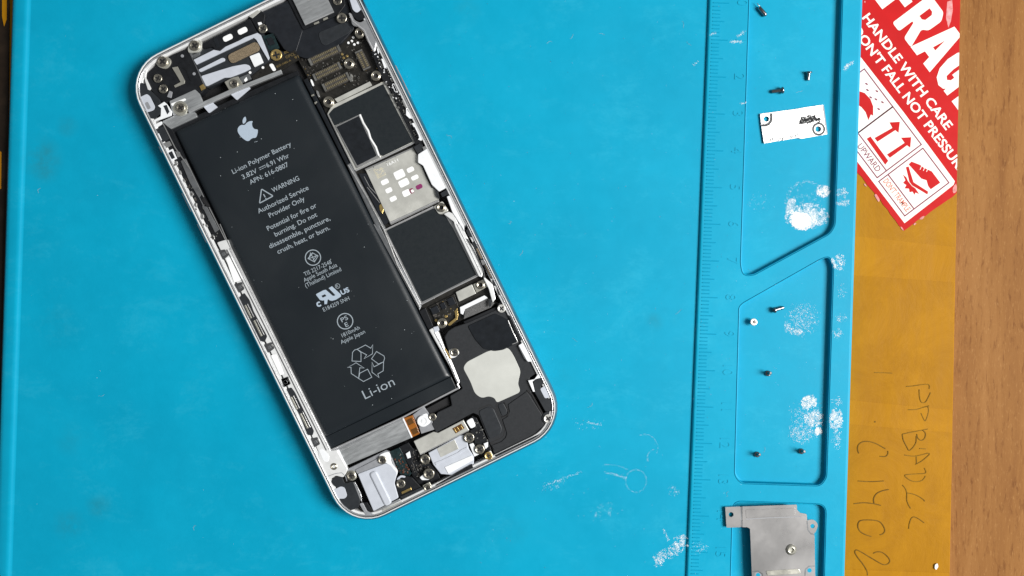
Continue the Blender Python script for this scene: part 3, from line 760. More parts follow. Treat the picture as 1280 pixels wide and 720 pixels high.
# ---- top: camera end
P('camera_bracket', A, [(205, 590), (285, 530), (410, 440), (545, 385), (600, 500), (690, 700), (640, 760), (560, 745), (420, 790), (360, 830), (290, 790), (240, 700)], 4.35, 'black', .15, r=3, th=2.8)
P('camera_shield', A, [(440, 520), (580, 455), (650, 600), (560, 650), (525, 560)], 4.45, 'black', .1, r=2, th=.4)
P('camera_clip', A, [(415, 540), (460, 532), (518, 645), (515, 668), (440, 700), (430, 684), (484, 656), (466, 624)], 4.62, 'nickel', .06, th=.3)
for x, y in ((497, 447), (592, 590)): P('rivet', None, ring_pts(*Z(A, [(x, y)])[0], 2, 12), 4.5, 'grey_mid', .06, th=.3)
P('bracket_tab', A, [(545, 400), (575, 425), (580, 470), (690, 690), (675, 698), (600, 520)], 4.5, 'steel_dark', .05, th=.4)
P('bracket_lug', C, [(395, 85), (420, 95), (410, 145), (375, 135)], 4.5, 'grey_mid', .06, th=.3, r=1)
P('screw_lug', A, [(290, 510), (300, 465), (340, 445), (400, 470), (405, 510), (370, 548), (320, 540)], 4.75, 'nickel', .1, th=1, sm=True)
P('screw_lug', A, [(545, 415), (550, 350), (590, 315), (640, 320), (655, 365), (635, 410), (590, 420)], 4.75, 'pale_metal', .1, th=1, sm=True)
P('gold_contact', C, [(635, 50), (665, 30), (685, 65), (650, 85)], 4.6, 'brass', .05, th=.3)
# earpiece area
P('earpiece_tray', A, [(570, 430), (650, 350), (1040, 150), (1130, 250), (1270, 400), (1400, 460), (1290, 540), (1000, 660), (860, 640), (690, 705)], 4.0, 'charcoal', .1, th=2.4, r=2)
P('earpiece_frame', A, [(588, 478), (750, 398), (800, 408), (845, 372), (945, 328), (1000, 298), (1100, 262), (1125, 280), (1197, 462), (1185, 480), (1090, 318), (1068, 302), (960, 352), (612, 516)], 4.42, 'grey_plastic', .06, th=.5)
P('earpiece_rib', A, [(625, 558), (815, 462), (838, 465), (838, 486), (640, 578)], 4.4, 'grey_plastic', .06, r=6, th=.5)
P('earpiece_panel', A, [(648, 608), (800, 560), (900, 530), (1000, 512), (1035, 522), (1046, 550), (985, 580), (880, 620), (830, 622), (690, 692)], 4.42, 'grey_plastic', .08, r=2, th=.5)
P('earpiece_window', A, [(1035, 450), (1112, 420), (1147, 500), (1075, 536)], 4.42, 'white_plastic', .06, r=1, th=.5)
P('speaker_mesh', None, rnd(rz(A, 990, 420, 265, 78), 5.5), 4.4, 'mesh_pad', .08, th=.5)
P('earpiece_bracket', A, [(650, 355), (760, 300), (1040, 148), (1098, 262), (1040, 276), (990, 288), (935, 330), (850, 360), (800, 405), (760, 400), (742, 372), (670, 392)], 4.6, 'black', .12, r=2, th=.7)
P('bracket_rib', A, [(745, 312), (775, 300), (800, 375), (770, 385)], 4.68, 'black_gloss', .06, th=.3)
for x, y in ((862, 302), (980, 246)): P('bracket_slot', None, rnd(rz(A, x, y, 80, 44), 3.2), 4.66, 'white_patch', .03, th=.2)
P('frame_strip', A, [(585, 470), (640, 440), (640, 415), (575, 440)], 4.3, 'steel_dark', .05)
P('sensor_holder', A, [(1035, 130), (1120, 80), (1162, 110), (1150, 195), (1190, 245), (1120, 272), (1060, 175)], 4.75, 'black', .12, r=2, th=1)
P('sensor_lens', A, [(1100, 180), (1130, 175), (1140, 200), (1110, 205)], 4.8, 'white_patch', .04, th=.2, r=1)
P('frame_notch', A, [(1030, 130), (1100, 80), (1125, 90), (1060, 145)], 4.9, 'pale_metal', .06, th=.4)
P('sensor_board', A, [(1140, 290), (1225, 265), (1275, 385), (1195, 412)], 4.2, 'pcb_teal', .04, th=.4)
P('sensor_chip', A, [(1170, 310), (1215, 295), (1240, 350), (1195, 365)], 4.4, 'black_gloss', .04, r=1, th=.3)
P('flex_board', A, [(1050, 610), (1190, 500), (1400, 400), (1440, 470), (1300, 560), (1075, 660)], 4.3, 'pcb', .04, th=.4)
P('white_window', A, [(1190, 515), (1220, 505), (1250, 560), (1225, 572)], 4.42, 'white_patch', .04, r=2.5, th=.2)
for x, y in ((1143, 540), (1040, 580)): P('test_point', None, ring_pts(*Z(A, [(x, y)])[0], 1.7, 10), 4.38, 'white_patch', .02, th=.1)
text('printed_text', '820-3486-A', Z(B, [(232, 542)])[0], Z(B, [(346, 488)])[0], 2.6, 4.33, MT['brass'], phone)
text('printed_text', 'OPCL', Z(B, [(305, 470)])[0], Z(B, [(380, 438)])[0], 3.4, 4.33, MT['brass'], phone)
text('printed_text', '91', Z(B, [(378, 474)])[0], Z(B, [(408, 460)])[0], 3.4, 4.33, MT['brass'], phone)
text('printed_text', 'BL', Z(B, [(294, 432)])[0], Z(B, [(328, 418)])[0], 3.0, 4.33, MT['brass'], phone)
P('latch_plate', A, [(835, 655), (900, 620), (945, 610), (985, 680), (880, 735)], 4.65, 'nickel', .08, th=.5, r=1)
P('latch_plate', A, [(955, 620), (1030, 588), (1052, 630), (975, 665)], 4.5, 'steel_dark', .05, r=1.5, th=.4)
P('latch_hook', A, [(990, 640), (1010, 615), (1020, 640), (1000, 655)], 4.62, 'white_patch', .04, th=.2)
P('cross_bar', None, [(234, 136), (286, 112.5), (351, 87), (352.5, 92), (287, 118.5), (236, 141.5)], 4.7, 'brushed', .08, th=.9)
P('battery_tab', C, [(655, 200), (740, 180), (778, 215), (710, 264)], 4.25, 'grey_plastic', .06, th=.5, r=1)
P('battery_tab', C, [(885, 115), (1030, 55), (1042, 66), (985, 115), (932, 160)], 4.4, 'grey_plastic', .06, th=.5, r=1)
P('camera_plate', C, [(395, 168), (600, 75), (635, 108), (667, 182), (540, 245), (425, 282)], 4.5, 'brushed', .1, th=.6, r=1)
P('plate_dish', None, smooth([(x, y) for x, y in ring_pts(*Z(C, [(482, 226)])[0], 9.6, 14)], 2), 4.6, 'nickel', .2, th=.5)
P('plate_slot', C, [(405, 190), (520, 145), (530, 160), (420, 210)], 4.54, 'white_patch', .03, th=.1, r=1)
P('side_bracket', C, [(335, 330), (430, 285), (600, 255), (618, 295), (400, 395)], 4.35, 'brushed', .12, th=.8, r=2)
P('corner_patch', C, [(162, 135), (215, 110), (240, 130), (282, 215), (270, 242), (222, 258), (178, 238), (160, 190)], 4.95, 'grey_plastic', .08, r=2, th=.3)
P('patch_dent', None, rnd(rz(C, 222, 205, 30, 60), 2), 4.97, 'grey_mid', .02, th=.05)
P('corner_gasket', C, [(132, 40), (178, 18), (215, 58), (250, 90), (320, 160), (330, 262), (272, 312), (232, 304), (200, 258), (160, 160)], 4.9, 'charcoal', .08, r=2.5, th=.4)
P('frame_prong', A, [(182, 590), (212, 560), (205, 620), (246, 705), (236, 722), (222, 716)], 4.95, 'alu_ledge', .06, th=.5)
P('clip_plate', C, [(302, 206), (352, 174), (372, 190), (412, 250), (408, 284), (272, 334), (268, 322), (325, 290), (328, 225)], 4.95, 'white_plastic', .06, th=.5)
P('clip_opening', C, [(345, 206), (374, 198), (396, 254), (378, 276)], 4.98, 'charcoal', .03, th=.1)

# ---- rear camera and board top
P('camera_cover', B, [(60, 120), (330, 0), (800, -200), (800, 30), (850, 230), (740, 350), (470, 470), (380, 440), (290, 400), (205, 270), (140, 250)], 3.9, 'flex', .1, th=2.5, r=3)
P('flex_fold', B, [(130, 150), (330, 20), (365, 120), (440, 240), (380, 430), (290, 400), (215, 270), (150, 250)], 4.02, 'flex', .12, th=.3, r=4)
P('flex_pad', B, [(556, 262), (780, 170), (832, 240), (800, 268), (620, 366), (588, 352)], 4.05, 'charcoal', .1, r=5, th=.3)
P('camera_holder', B, [(320, 0), (440, 240), (720, 120), (780, 40), (760, -100), (560, -170), (300, -60)], 4.4, 'black', .15, th=1, r=2)
P('camera_module', B, [(455, 200), (688, 95), (575, -135), (345, -28)], 4.95, 'brushed', .12, th=1.2)
P('module_tab', B, [(525, 185), (565, 168), (570, 182), (530, 198)], 4.6, 'nickel', .04, th=.3)
P('module_tab', B, [(598, 150), (635, 134), (640, 148), (604, 164)], 4.6, 'nickel', .04, th=.3)
P('corner_gasket', B, [(790, -30), (905, -30), (942, 60), (938, 145), (882, 168), (835, 125)], 4.92, 'black', .1, r=3, th=.5)
P('corner_patch', B, [(808, -20), (870, -20), (912, 70), (870, 105), (838, 80)], 4.98, 'grey_plastic', .06, r=5, th=.2)
P('frame_bracket', B, [(805, 105), (828, 105), (850, 160), (900, 182), (940, 150), (975, 185), (1032, 340), (1012, 425), (960, 340), (940, 260), (880, 212), (835, 205)], 4.88, 'alu_edge', .2, r=4, th=1)
P('logic_board', None, Z(B, [(380, 440), (740, 340), (850, 220), (950, 260), (1050, 480), (1150, 700)]) + Z(D, [(960, 560)]) + Z(F, [(830, 460), (1000, 760)]) + Z(H, [(990, 390), (1060, 600)]) + Z(J, [(720, 60), (330, 240), (220, 240)]) + Z(H, [(470, 680), (200, 60)]) + Z(F, [(380, 680), (85, 160)]) + Z(D, [(220, 290), (100, 60)]), 2.7, 'pcb', .08, th=1.2)
def connector(zm, cx, cy, ln, wd, ax=E1, n=12):
    o = P('board_connector', None, rz(zm, cx, cy, ln, wd, ax), 3.55, 'component', .06, th=1.0)
    ay = (-ax[1], ax[0]); (px, py), = Z(zm, [(cx, cy)]); s = zm[2]
    items = []
    for row in (-1, 1):
        for k in range(n):
            t = (k - (n - 1) / 2) / n * (ln * .80) / s
            q = row * wd * .24 / s
            items.append((RC(px + ax[0] * t + ay[0] * q, py + ax[1] * t + ay[1] * q, ln * .80 / s / n * .62, wd * .26 / s, ax), 3.4, 3.66))
    boxes_mesh('contact_pins', items, MT['pins'], o)
    for e in (-1, 1):
        prism('end_cap', RC(px + ax[0] * e * ln * .46 / s, py + ax[1] * e * ln * .46 / s, ln * .07 / s, wd * .95 / s, ax), 3.4, 3.68, MT['solder'], o, .04)
connector(B, 612, 440, 275, 62, n=15); connector(B, 632, 570, 240, 60, n=13); connector(B, 705, 655, 230, 70, n=12); connector(B, 917, 478, 165, 66, E2, 8)
for x, y in ((828, 235), (842, 298), (830, 328), (803, 342), (878, 342), (850, 355), (753, 433), (792, 448), (765, 462)):
    P('test_point', None, ring_pts(*Z(B, [(x, y)])[0], 1.6, 10), 2.85, 'white_patch' if x > 800 else 'brass', .03, th=.2)
rc = random.Random(11)
def inside(p, poly):
    c = False; n = len(poly)
    for i in range(n):
        a, b = poly[i], poly[i - 1]
        if (a[1] > p[1]) != (b[1] > p[1]) and p[0] < (b[0] - a[0]) * (p[1] - a[1]) / (b[1] - a[1]) + a[0]: c = not c
    return c
def scatter(zm, poly, n, z0, z1, m, s0=1.0, s1=3.2, name='board_components'):
    q = Z(zm, poly); xs = [p[0] for p in q]; ys = [p[1] for p in q]; items = []; k = 0
    while len(items) < n and k < 9000:
        k += 1; x, y = rc.uniform(min(xs), max(xs)), rc.uniform(min(ys), max(ys))
        if not inside((x, y), q): continue
        items.append((RC(x, y, rc.uniform(s0, s1), rc.uniform(s0, s1) * .7, E1 if rc.random() < .5 else E2), z0, rc.uniform(z0 + .15, z1)))
    boxes_mesh(name, items, MT[m], phone)
reg = [(380, 440), (740, 340), (850, 240), (960, 340), (1060, 520), (1000, 640), (760, 720), (600, 720), (470, 600)]
scatter(B, reg, 60, 2.6, 3.1, 'component'); scatter(B, reg, 34, 2.6, 3.05, 'solder', .8, 2.0); scatter(B, reg, 12, 2.6, 3.0, 'brass', .8, 1.4)
P('solder_bead', B, [(500, 630), (512, 640), (525, 680), (515, 688), (500, 650)], 3.6, 'white_patch', .05, th=.8, r=1)
P('solder_bead', B, [(815, 590), (832, 590), (836, 650), (815, 655)], 3.5, 'solder', .05, th=.8, r=1)
P('solder_bead', D, [(160, 145), (175, 150), (190, 195), (180, 205), (165, 170)], 3.5, 'silver', .05, th=.8, r=1)
P('shield_bar', D, [(308, 215), (590, 75), (608, 105), (330, 242)], 3.6, 'pale_metal', .06, th=.8)
# main shields
s1p = [(409, 142), (415, 131.5), (480.5, 101), (519.3, 178), (444, 213.8)]
P('chip_shield', None, rnd(s1p, 1.2), 3.5, 'pale_metal', .1, th=1.1)
P('shield_sticker', None, rnd([(411, 142.5), (417, 135.5), (479, 105), (516, 177), (478.5, 195), (474, 193), (450.5, 142.5), (418, 157.2)], 1.0), 3.6, 'sticker_dark', .03, th=.15)
o = P('thermal_pad', None, rnd([(418.5, 157.6), (450, 142.2), (476, 196.5), (446, 210.5)], 1.5), 3.85, 'silver', .18, th=.5)
P('pad_top', None, rnd([(420.5, 158.6), (448.2, 145), (471, 194.6), (446.6, 207.0)], 1.0), 3.92, 'black_gloss', .06, th=.1, parent=o)
P('chip_shield', None, rnd([(480, 287.5), (543, 257.5), (557, 262), (570, 284), (599, 344.5), (526, 381)], 2), 3.5, 'silver', .12, th=1.1)
P('shield_sticker', None, rnd([(483, 288.2), (541.5, 260.5), (554, 265.5), (566.5, 285.5), (595.5, 343.5), (527.5, 377.5)], 1.5), 3.6, 'sticker_dark', .04, th=.15)
# SIM slot
sim = P('sim_slot', None, Z(F, [(235, 205), (620, 35), (652, 90), (662, 150), (690, 185), (760, 330), (800, 360), (822, 448), (432, 630)]), 3.7, 'pale_metal', .1, th=1.1)
for x, y, w, h in ((390, 303, 62, 40), (422, 370, 54, 38), (457, 438, 56, 38), (507, 243, 84, 66), (542, 310, 82, 56), (562, 392, 62, 50), (595, 205, 58, 38), (630, 268, 60, 34)):
    P('slot_window', None, rnd(rz(F, x, y, w, h), 2.2), 3.73, 'white_patch', .02, th=.06, parent=sim)
P('slot_window', None, rnd(rz(F, 605, 375, 36, 40), 2.0), 3.73, 'line_print', .02, th=.06, parent=sim)
P('slot_window', None, rnd(rz(F, 611, 376, 22, 24), 1.2), 3.75, 'white_patch', .02, th=.06, parent=sim)
P('slot_window', None, rnd(rz(F, 665, 342, 54, 36), 2.2), 3.73, 'purple', .02, th=.06, parent=sim)
text('printed_text', '16A11', Z(F, [(415, 178)])[0], Z(F, [(500, 138)])[0], 4.0, 3.72, MT['white_patch'], sim)
di = []
for i in range(8):
    for j in range(8):
        if i == 0 or j == 7 or rc.random() < .45:
            (bx, by), = Z(F, [(350, 225)])
            di.append((RC(bx + E1[0] * (i - 3.5) * 1.5 + E2[0] * (j - 3.5) * 1.6, by + E1[1] * (i - 3.5) * 1.5 + E2[1] * (j - 3.5) * 1.6, 1.3, 1.4), 3.69, 3.715))
boxes_mesh('data_matrix_print', di, M_('matrix_print', (.52, .49, .38), .5), sim)
P('slot_rail', F, [(432, 632), (822, 448), (826, 462), (440, 646)], 3.8, 'silver', .05, th=.6)
P('slot_rail', F, [(230, 200), (615, 25), (620, 36), (236, 212)], 3.75, 'silver', .04, th=.6)
P('slot_lever', F, [(180, 235), (240, 235), (390, 500), (430, 622), (388, 650), (330, 540)], 3.4, 'flex', .1, th=1)
stroke('lever_spring', [Z(F, [(225, 260), (270, 345), (368, 445)]), Z(F, [(250, 345), (350, 470)])], .8, 3.45, MT['silver'], phone)
P('lever_pivot', F, [(345, 490), (370, 470), (385, 500), (372, 560), (350, 530)], 3.55, 'brass', .06, th=.4, r=1)
P('tray_block', F, [(655, 82), (738, 28), (902, 340), (822, 380), (765, 325), (695, 172), (655, 148)], 4.75, 'white_plastic', .15, th=1.6, r=1)
stroke('tray_wire', [Z(F, [(662, 155), (690, 182), (722, 260), (765, 345), (800, 362)])], .9, 3.9, MT['recess'], phone)
P('tray_stop', F, [(610, 18), (690, 0), (705, 50), (655, 85), (640, 60)], 4.4, 'charcoal', .1, th=1, r=1)
P('tray_stop', F, [(835, 395), (900, 355), (915, 395), (850, 425)], 4.7, 'charcoal', .08, th=.6, r=1)
P('tray_stop', F, [(790, 355), (815, 380), (830, 440), (805, 420)], 4.4, 'charcoal', .08, th=.8)
P('standoff_plate', F, [(780, 500), (850, 455), (900, 530), (870, 565), (820, 560)], 3.9, 'pale_metal', .1, th=1, r=2)
# rail between battery and board
P('partition_rail', None, Z(F, [(82, 165), (112, 150), (400, 680)]) + Z(H, [(160, 20), (492, 655), (475, 695), (118, 0)]) + Z(F, [(330, 690)]), 3.9, 'steel_dark', .35, th=2)
P('partition_rail', None, [(379, 100), (384, 97), (437, 205), (433, 207)], 3.7, 'black_gloss', .25, th=2)
for p in ([(120, 185), (142, 175), (148, 188), (124, 196)], [(145, 245), (165, 232), (170, 242), (152, 258)]): P('rail_clip', D, p, 3.85, 'nickel', .05, th=.5)

# ---- right side wall details
P('side_channel', None, Z(B, [(950, 330), (1040, 380), (1120, 540), (1210, 717)]) + Z(D, [(900, 230), (1010, 430), (1040, 560), (960, 600), (940, 540), (740, 110), (690, 60)]), 4.2, 'black', .1, th=2.5)
for zm, p, m in ((B, [(1030, 390), (1055, 370), (1062, 400), (1040, 430)], 'white_plastic'), (B, [(1040, 400), (1075, 395), (1095, 440), (1070, 455)], 'charcoal'), (B, [(1065, 470), (1120, 465), (1135, 520), (1090, 545)], 'white_plastic'),
    (B, [(1125, 560), (1145, 550), (1165, 610), (1140, 600)], 'white_plastic'), (B, [(1150, 680), (1170, 670), (1200, 740), (1175, 735)], 'white_plastic'),
    (D, [(755, 20), (780, 0), (862, 180), (845, 195), (800, 110)], 'white_plastic'), (D, [(768, 95), (785, 92), (812, 155), (795, 160)], 'white_plastic'), (D, [(845, 225), (890, 220), (900, 265), (885, 300), (865, 270)], 'silver'),
    (D, [(880, 290), (915, 340), (945, 350), (940, 375), (905, 370), (880, 345)], 'white_plastic'), (D, [(890, 285), (918, 275), (940, 340), (915, 335)], 'charcoal'),
    (D, [(925, 410), (950, 405), (1012, 530), (1000, 550), (975, 540), (985, 525)], 'white_plastic'), (D, [(935, 440), (950, 440), (985, 515), (970, 520)], 'black'), (D, [(1000, 470), (1020, 500), (1028, 545), (1010, 540)], 'charcoal'),
    (D, [(940, 600), (990, 570), (1010, 605), (960, 635)], 'charcoal'), (D, [(1010, 600), (1040, 590), (1055, 610), (1020, 625)], 'silver')):
    P('side_clip', zm, p, 4.75 if m != 'black' else 4.8, m, .06, th=.9)
P('side_rail', None, Z(F, [(885, 420), (915, 410), (1030, 620), (1025, 700), (990, 640), (930, 545)]), 4.7, 'white_plastic', .12, th=1.2, r=1)
P('side_rail', None, Z(F, [(860, 560), (900, 540), (945, 560), (980, 640)]) + Z(H, [(810, 0), (985, 375), (975, 425), (950, 420), (760, 20), (748, -20)]), 4.5, 'alu_ledge', .15, th=1.2, r=1)
P('side_rail', H, [(850, 110), (905, 180), (980, 350), (1000, 430), (1060, 480), (1085, 600), (1060, 630), (1030, 520), (990, 440), (985, 380), (880, 170)], 4.72, 'alu_ledge', .15, th=1.2, r=1)
P('spring_slot', H, [(895, 150), (920, 130), (1068, 430), (1048, 442), (925, 215)], 4.90, 'charcoal', .05, th=.3, r=1)
for c, w in (((955, 235), 90), ((1030, 375), 110)): P('contact_spring', None, rz(H, *c, w, 16, E2), 4.98, 'mesh_pad', .06, th=.2); 
P('spring_clamp', H, [(965, 290), (995, 285), (1010, 320), (980, 330)], 4.99, 'silver', .05, th=.2)
for p in ([(838, 30), (870, 10), (905, 75), (895, 110), (865, 95)], [(1090, 515), (1115, 505), (1135, 560), (1108, 572)], [(1055, 445), (1085, 470), (1085, 500), (1065, 490)], [(1028, 640 - 20), (1050, 590), (1052, 650), (1034, 668)]):
    P('clip_recess', H, p, 4.92, 'charcoal', .05, th=.3, r=1)
P('clip_recess', F, [(1030, 655), (1055, 640), (1050, 690), (1035, 690)], 4.92, 'charcoal', .05, th=.3)

for zm, poly, n in ((D, [(700, 70), (760, 20), (860, 200), (930, 380), (1010, 560), (960, 590), (930, 520), (830, 300)], 34), (B, [(960, 340), (1040, 390), (1110, 540), (1200, 700), (1140, 690), (1050, 520)], 22)):
    scatter(zm, poly, n, 4.15, 4.65, 'solder', .9, 2.6, 'channel_components'); scatter(zm, poly, n // 2, 4.15, 4.7, 'white_plastic', .8, 2.2, 'channel_components')
scatter(B, [(470, 470), (760, 350), (860, 330), (1000, 560), (1000, 640), (820, 700), (560, 700)], 70, 2.65, 2.95, 'solder', .5, 1.3)
scatter(B, [(380, 440), (470, 420), (520, 560), (500, 640)], 16, 2.65, 3.0, 'component', 1, 2.4)
scatter(F, [(260, 195), (620, 30), (625, 44), (268, 214)], 12, 3.5, 3.85, 'solder', .6, 1.6, 'slot_components'); scatter(F, [(440, 640), (820, 456), (830, 480), (450, 660)], 14, 3.2, 3.75, 'solder', .6, 1.8, 'slot_components')
# ---- lower board end
P('lower_board', H, [(545, 665), (755, 560), (780, 640), (800, 700), (640, 790), (600, 770)], 3.2, 'pcb', .05, th=.6)
lb = [(555, 670), (745, 580), (790, 690), (640, 780), (600, 760)]
scatter(H, lb, 16, 3.1, 3.5, 'component', 1.5, 4); scatter(H, lb, 16, 3.1, 3.4, 'solder', .7, 1.7); scatter(H, lb, 6, 3.1, 3.4, 'brass', .7, 1.5)
for x, y, w, h in ((600, 690, 62, 56), (730, 620, 55, 62), (665, 655, 40, 50)):
    P('capacitor', None, rnd(rz(H, x, y, w, h), 1), 3.75, 'flex', .08, th=.6)
P('small_shield', H, [(765, 545), (895, 482), (928, 556), (792, 622)], 3.7, 'pale_metal', .1, r=1, th=.7)
P('standoff_plate', H, [(905, 482), (998, 438), (1022, 500), (930, 552)], 3.9, 'nickel', .1, th=.8, r=1)
P('dock_connector', J, [(415, 90), (610, -5), (635, 12), (640, 30), (450, 120), (440, 150), (420, 140)], 3.9, 'white_plastic', .08, th=.8)
P('connector_foam', J, [(455, 105), (640, 15), (692, 58), (662, 92), (445, 185)], 3.95, 'foam', .1, th=.6)
P('connector_bar', J, [(442, 206), (700, 88), (716, 110), (470, 232)], 4.1, 'black', .08, th=.6, r=1)
P('gold_trace', J, [(375, 120), (395, 95), (402, 150), (392, 190), (335, 238), (322, 235), (330, 215), (380, 175)], 3.35, 'brass', .03, th=.2)
for x, y in ((225, 195), (303, 163)): P('test_point', None, ring_pts(*Z(J, [(x, y)])[0], 1.8, 10), 3.35, 'brass', .03, th=.2)
P('board_bumper', J, [(88, 122), (140, 95), (202, 240), (162, 268)], 3.9, 'black', .12, th=1.5)
P('inner_rail', J, [(165, 270), (205, 250), (245, 290), (300, 430), (345, 510), (415, 680), (400, 717), (330, 560)], 4.4, 'alu_ledge', .3, th=2, r=1.5)
P('rail_block', J, [(200, 250), (240, 240), (250, 275), (215, 295)], 4.5, 'grey_plastic', .08, th=1, r=1)

# ---- loudspeaker module
spk = Z(J, [(292, 330), (320, 280), (370, 248), (470, 215), (700, 112), (720, 60), (755, 42), (795, 70), (810, 150), (905, 345), (885, 388), (960, 520), (1035, 580), (1045, 605), (972, 655)]) + \
      Z(L, [(980, 180), (1070, 365), (1115, 405), (1098, 500), (700, 705), (655, 605), (565, 380), (520, 360), (225, 518), (190, 450), (235, 355), (350, 300), (335, 225), (435, 165)]) + Z(J, [(412, 690), (385, 600), (340, 500)])
spm = P('loudspeaker', None, rnd(spk, 1.6), 4.3, 'speaker_black', .2, th=3)
P('speaker_plate', None, rnd(Z(J, [(440, 575), (470, 528), (640, 440), (800, 410), (842, 470), (902, 600), (885, 672)]) + Z(L, [(880, 130), (902, 192), (710, 278), (692, 240), (645, 225), (590, 242), (535, 205), (500, 110)]), 5), 4.36, 'speaker_patch', .04, th=.2, parent=spm)
P('speaker_flap', J, [(478, 240), (700, 138), (760, 170), (800, 190), (882, 370), (760, 432), (690, 442), (605, 424), (535, 345)], 4.55, 'black_gloss', .12, th=.3, r=3, parent=spm)
P('lower_cover', L, [(800, 292), (950, 186), (1072, 372), (1088, 468), (688, 660), (668, 620), (745, 590), (782, 555), (790, 520), (755, 412), (792, 392), (812, 350)], 4.52, 'speaker_black', .14, r=1.6, th=.4, parent=spm)
P('raised_tab', L, [(562, 345), (640, 308), (682, 320), (752, 480), (742, 525), (652, 572)], 4.48, 'charcoal', .14, r=4, th=.4, parent=spm)
P('raised_tab', L, [(715, 292), (762, 275), (800, 350), (752, 388)], 4.48, 'charcoal', .14, r=3, th=.4, parent=spm)
stroke('tab_groove', [Z(L, [(560, 330), (650, 292), (700, 330), (775, 490), (765, 540), (740, 562), (655, 600)])], 1.1, 4.305, MT['recess'], spm)
stroke('cover_groove', [osmooth(Z(L, [(722, 280), (706, 300), (735, 375), (775, 450), (792, 515), (775, 565), (738, 592), (658, 608)]))], 1.3, 4.31, MT['recess'], spm)
stroke('cover_groove', [osmooth(Z(L, [(772, 275), (804, 345), (795, 378), (755, 394)]))], 1.2, 4.54, MT['recess'], spm)
stroke('cover_groove', [Z(L, [(955, 180), (992, 212), (1088, 385)])], 1.9, 4.54, MT['recess'], spm)
P('speaker_lug', L, smooth([(1070, 400), (1090, 360), (1130, 350), (1165, 380), (1165, 430), (1130, 455), (1085, 440)], 3), 4.7, 'charcoal', .1, th=.6, parent=spm)
P('screw_washer', J, [(325, 440), (350, 418), (400, 425), (412, 460), (380, 490), (340, 500)], 4.42, 'white_plastic', .08, th=.5, r=2)
P('contact_blade', J, [(292, 425), (300, 420), (345, 500), (335, 505)], 4.55, 'brass', .04, th=.4)
P('corner_bracket', L, [(960, 100), (1010, 90), (1055, 30), (1075, 75), (1020, 90), (995, 110), (1015, 190), (1000, 190)], 4.95, 'white_plastic', .08, th=.6)
P('corner_gasket', L, [(1002, 110), (1040, 78), (1085, 85), (1088, 120), (1060, 150), (1100, 250), (1145, 240), (1168, 200), (1172, 310), (1160, 345), (1100, 350), (1010, 190)], 4.92, 'charcoal', .08, r=2, th=.5)
P('corner_patch', L, [(1055, 165), (1110, 135), (1152, 190), (1142, 232), (1096, 246)], 4.97, 'grey_plastic', .06, r=2.5, th=.3)
P('side_slot', J, [(885, 395), (915, 375), (1000, 510), (985, 525), (955, 525)], 4.92, 'white_plastic', .06, th=.4)
stroke('slot_wire', [Z(J, [(885, 400), (935, 500), (958, 525)])], .9, 4.95, MT['steel_dark'], phone)
P('side_gasket', J, [(800, 150), (830, 165), (915, 345), (895, 375), (870, 330)], 4.85, 'black', .08, th=.6)

# ---- lower left: bar, connectors, motor
P('battery_shelf', None, Z(K, [(395, 600), (420, 578), (985, 322), (1165, 232), (1280, 165)]) + Z(L, [(405, 150), (415, 165), (140, 305)]) + Z(K, [(985, 340), (470, 592)]), 4.1, 'alu_edge', .15, th=1)
P('metal_bar', K, [(462, 592), (985, 338), (1062, 490), (520, 722)], 4.25, 'brushed', .12, th=1, r=1)
P('bar_edge', K, [(452, 594), (470, 588), (532, 718), (518, 726)], 4.4, 'white_plastic', .08, th=.8)
of = P('battery_connector', K, [(988, 340), (1062, 312), (1118, 462), (1056, 492)], 4.35, 'orange_flex', .06, th=.4, r=1)
for c in ((1040, 365), (1078, 440)): P('contact_pad', None, rz(K, *c, 52, 46), 4.38, 'copper_dark', .02, th=.05, parent=of)
P('connector_border', K, [(978, 342), (990, 338), (1060, 490), (1050, 496)], 4.42, 'white_plastic', .04, th=.3)
P('screw_plate', K, [(1062, 310), (1150, 245), (1190, 300), (1245, 425), (1130, 462), (1110, 400)], 4.15, 'grey_mid', .08, th=.8)
P('boss_plate', L, [(72, 418), (90, 385), (150, 358), (185, 435), (140, 468), (90, 462)], 4.3, 'white_plastic', .1, r=3, th=.5)
P('speaker_gap', L, [(130, 335), (320, 232), (345, 295), (230, 352), (150, 372)], 3.2, 'recess', .05, th=.8)
P('antenna_flex', M, [(700, 55), (770, 20), (830, 100), (815, 130), (800, 170), (850, 280), (830, 300), (790, 260)], 3.6, 'black', .08, th=.8)
P('dock_board', M, [(608, 100), (700, 58), (805, 255), (780, 288), (705, 272), (665, 175)], 3.6, 'pcb_teal', .06, th=.8)
dk = [(630, 170), (710, 110), (790, 260), (710, 262)]
MT['rust'] = M_('rust', (.16, .055, .03), .4, .4, var=.5, scale=1500)
scatter(M, dk, 16, 3.5, 3.85, 'rust', 1.2, 3.0, 'dock_components'); scatter(M, dk, 18, 3.5, 3.9, 'solder', .7, 1.8, 'dock_components')
dk2 = [(760, 110), (840, 80), (960, 260), (880, 330), (820, 280)]
P('flex_base', M, [(730, 60), (840, 70), (1000, 250), (1030, 320), (900, 400), (800, 280)], 3.4, 'black', .06, th=.8)
scatter(M, dk2, 40, 3.35, 3.9, 'component', 1, 3, 'flex_components'); scatter(M, dk2, 26, 3.4, 4.0, 'solder', .7, 2.2, 'flex_components')
P('white_contact', M, [(750, 110), (780, 90), (790, 140), (765, 150)], 4.1, 'white_plastic', .05, th=.4)
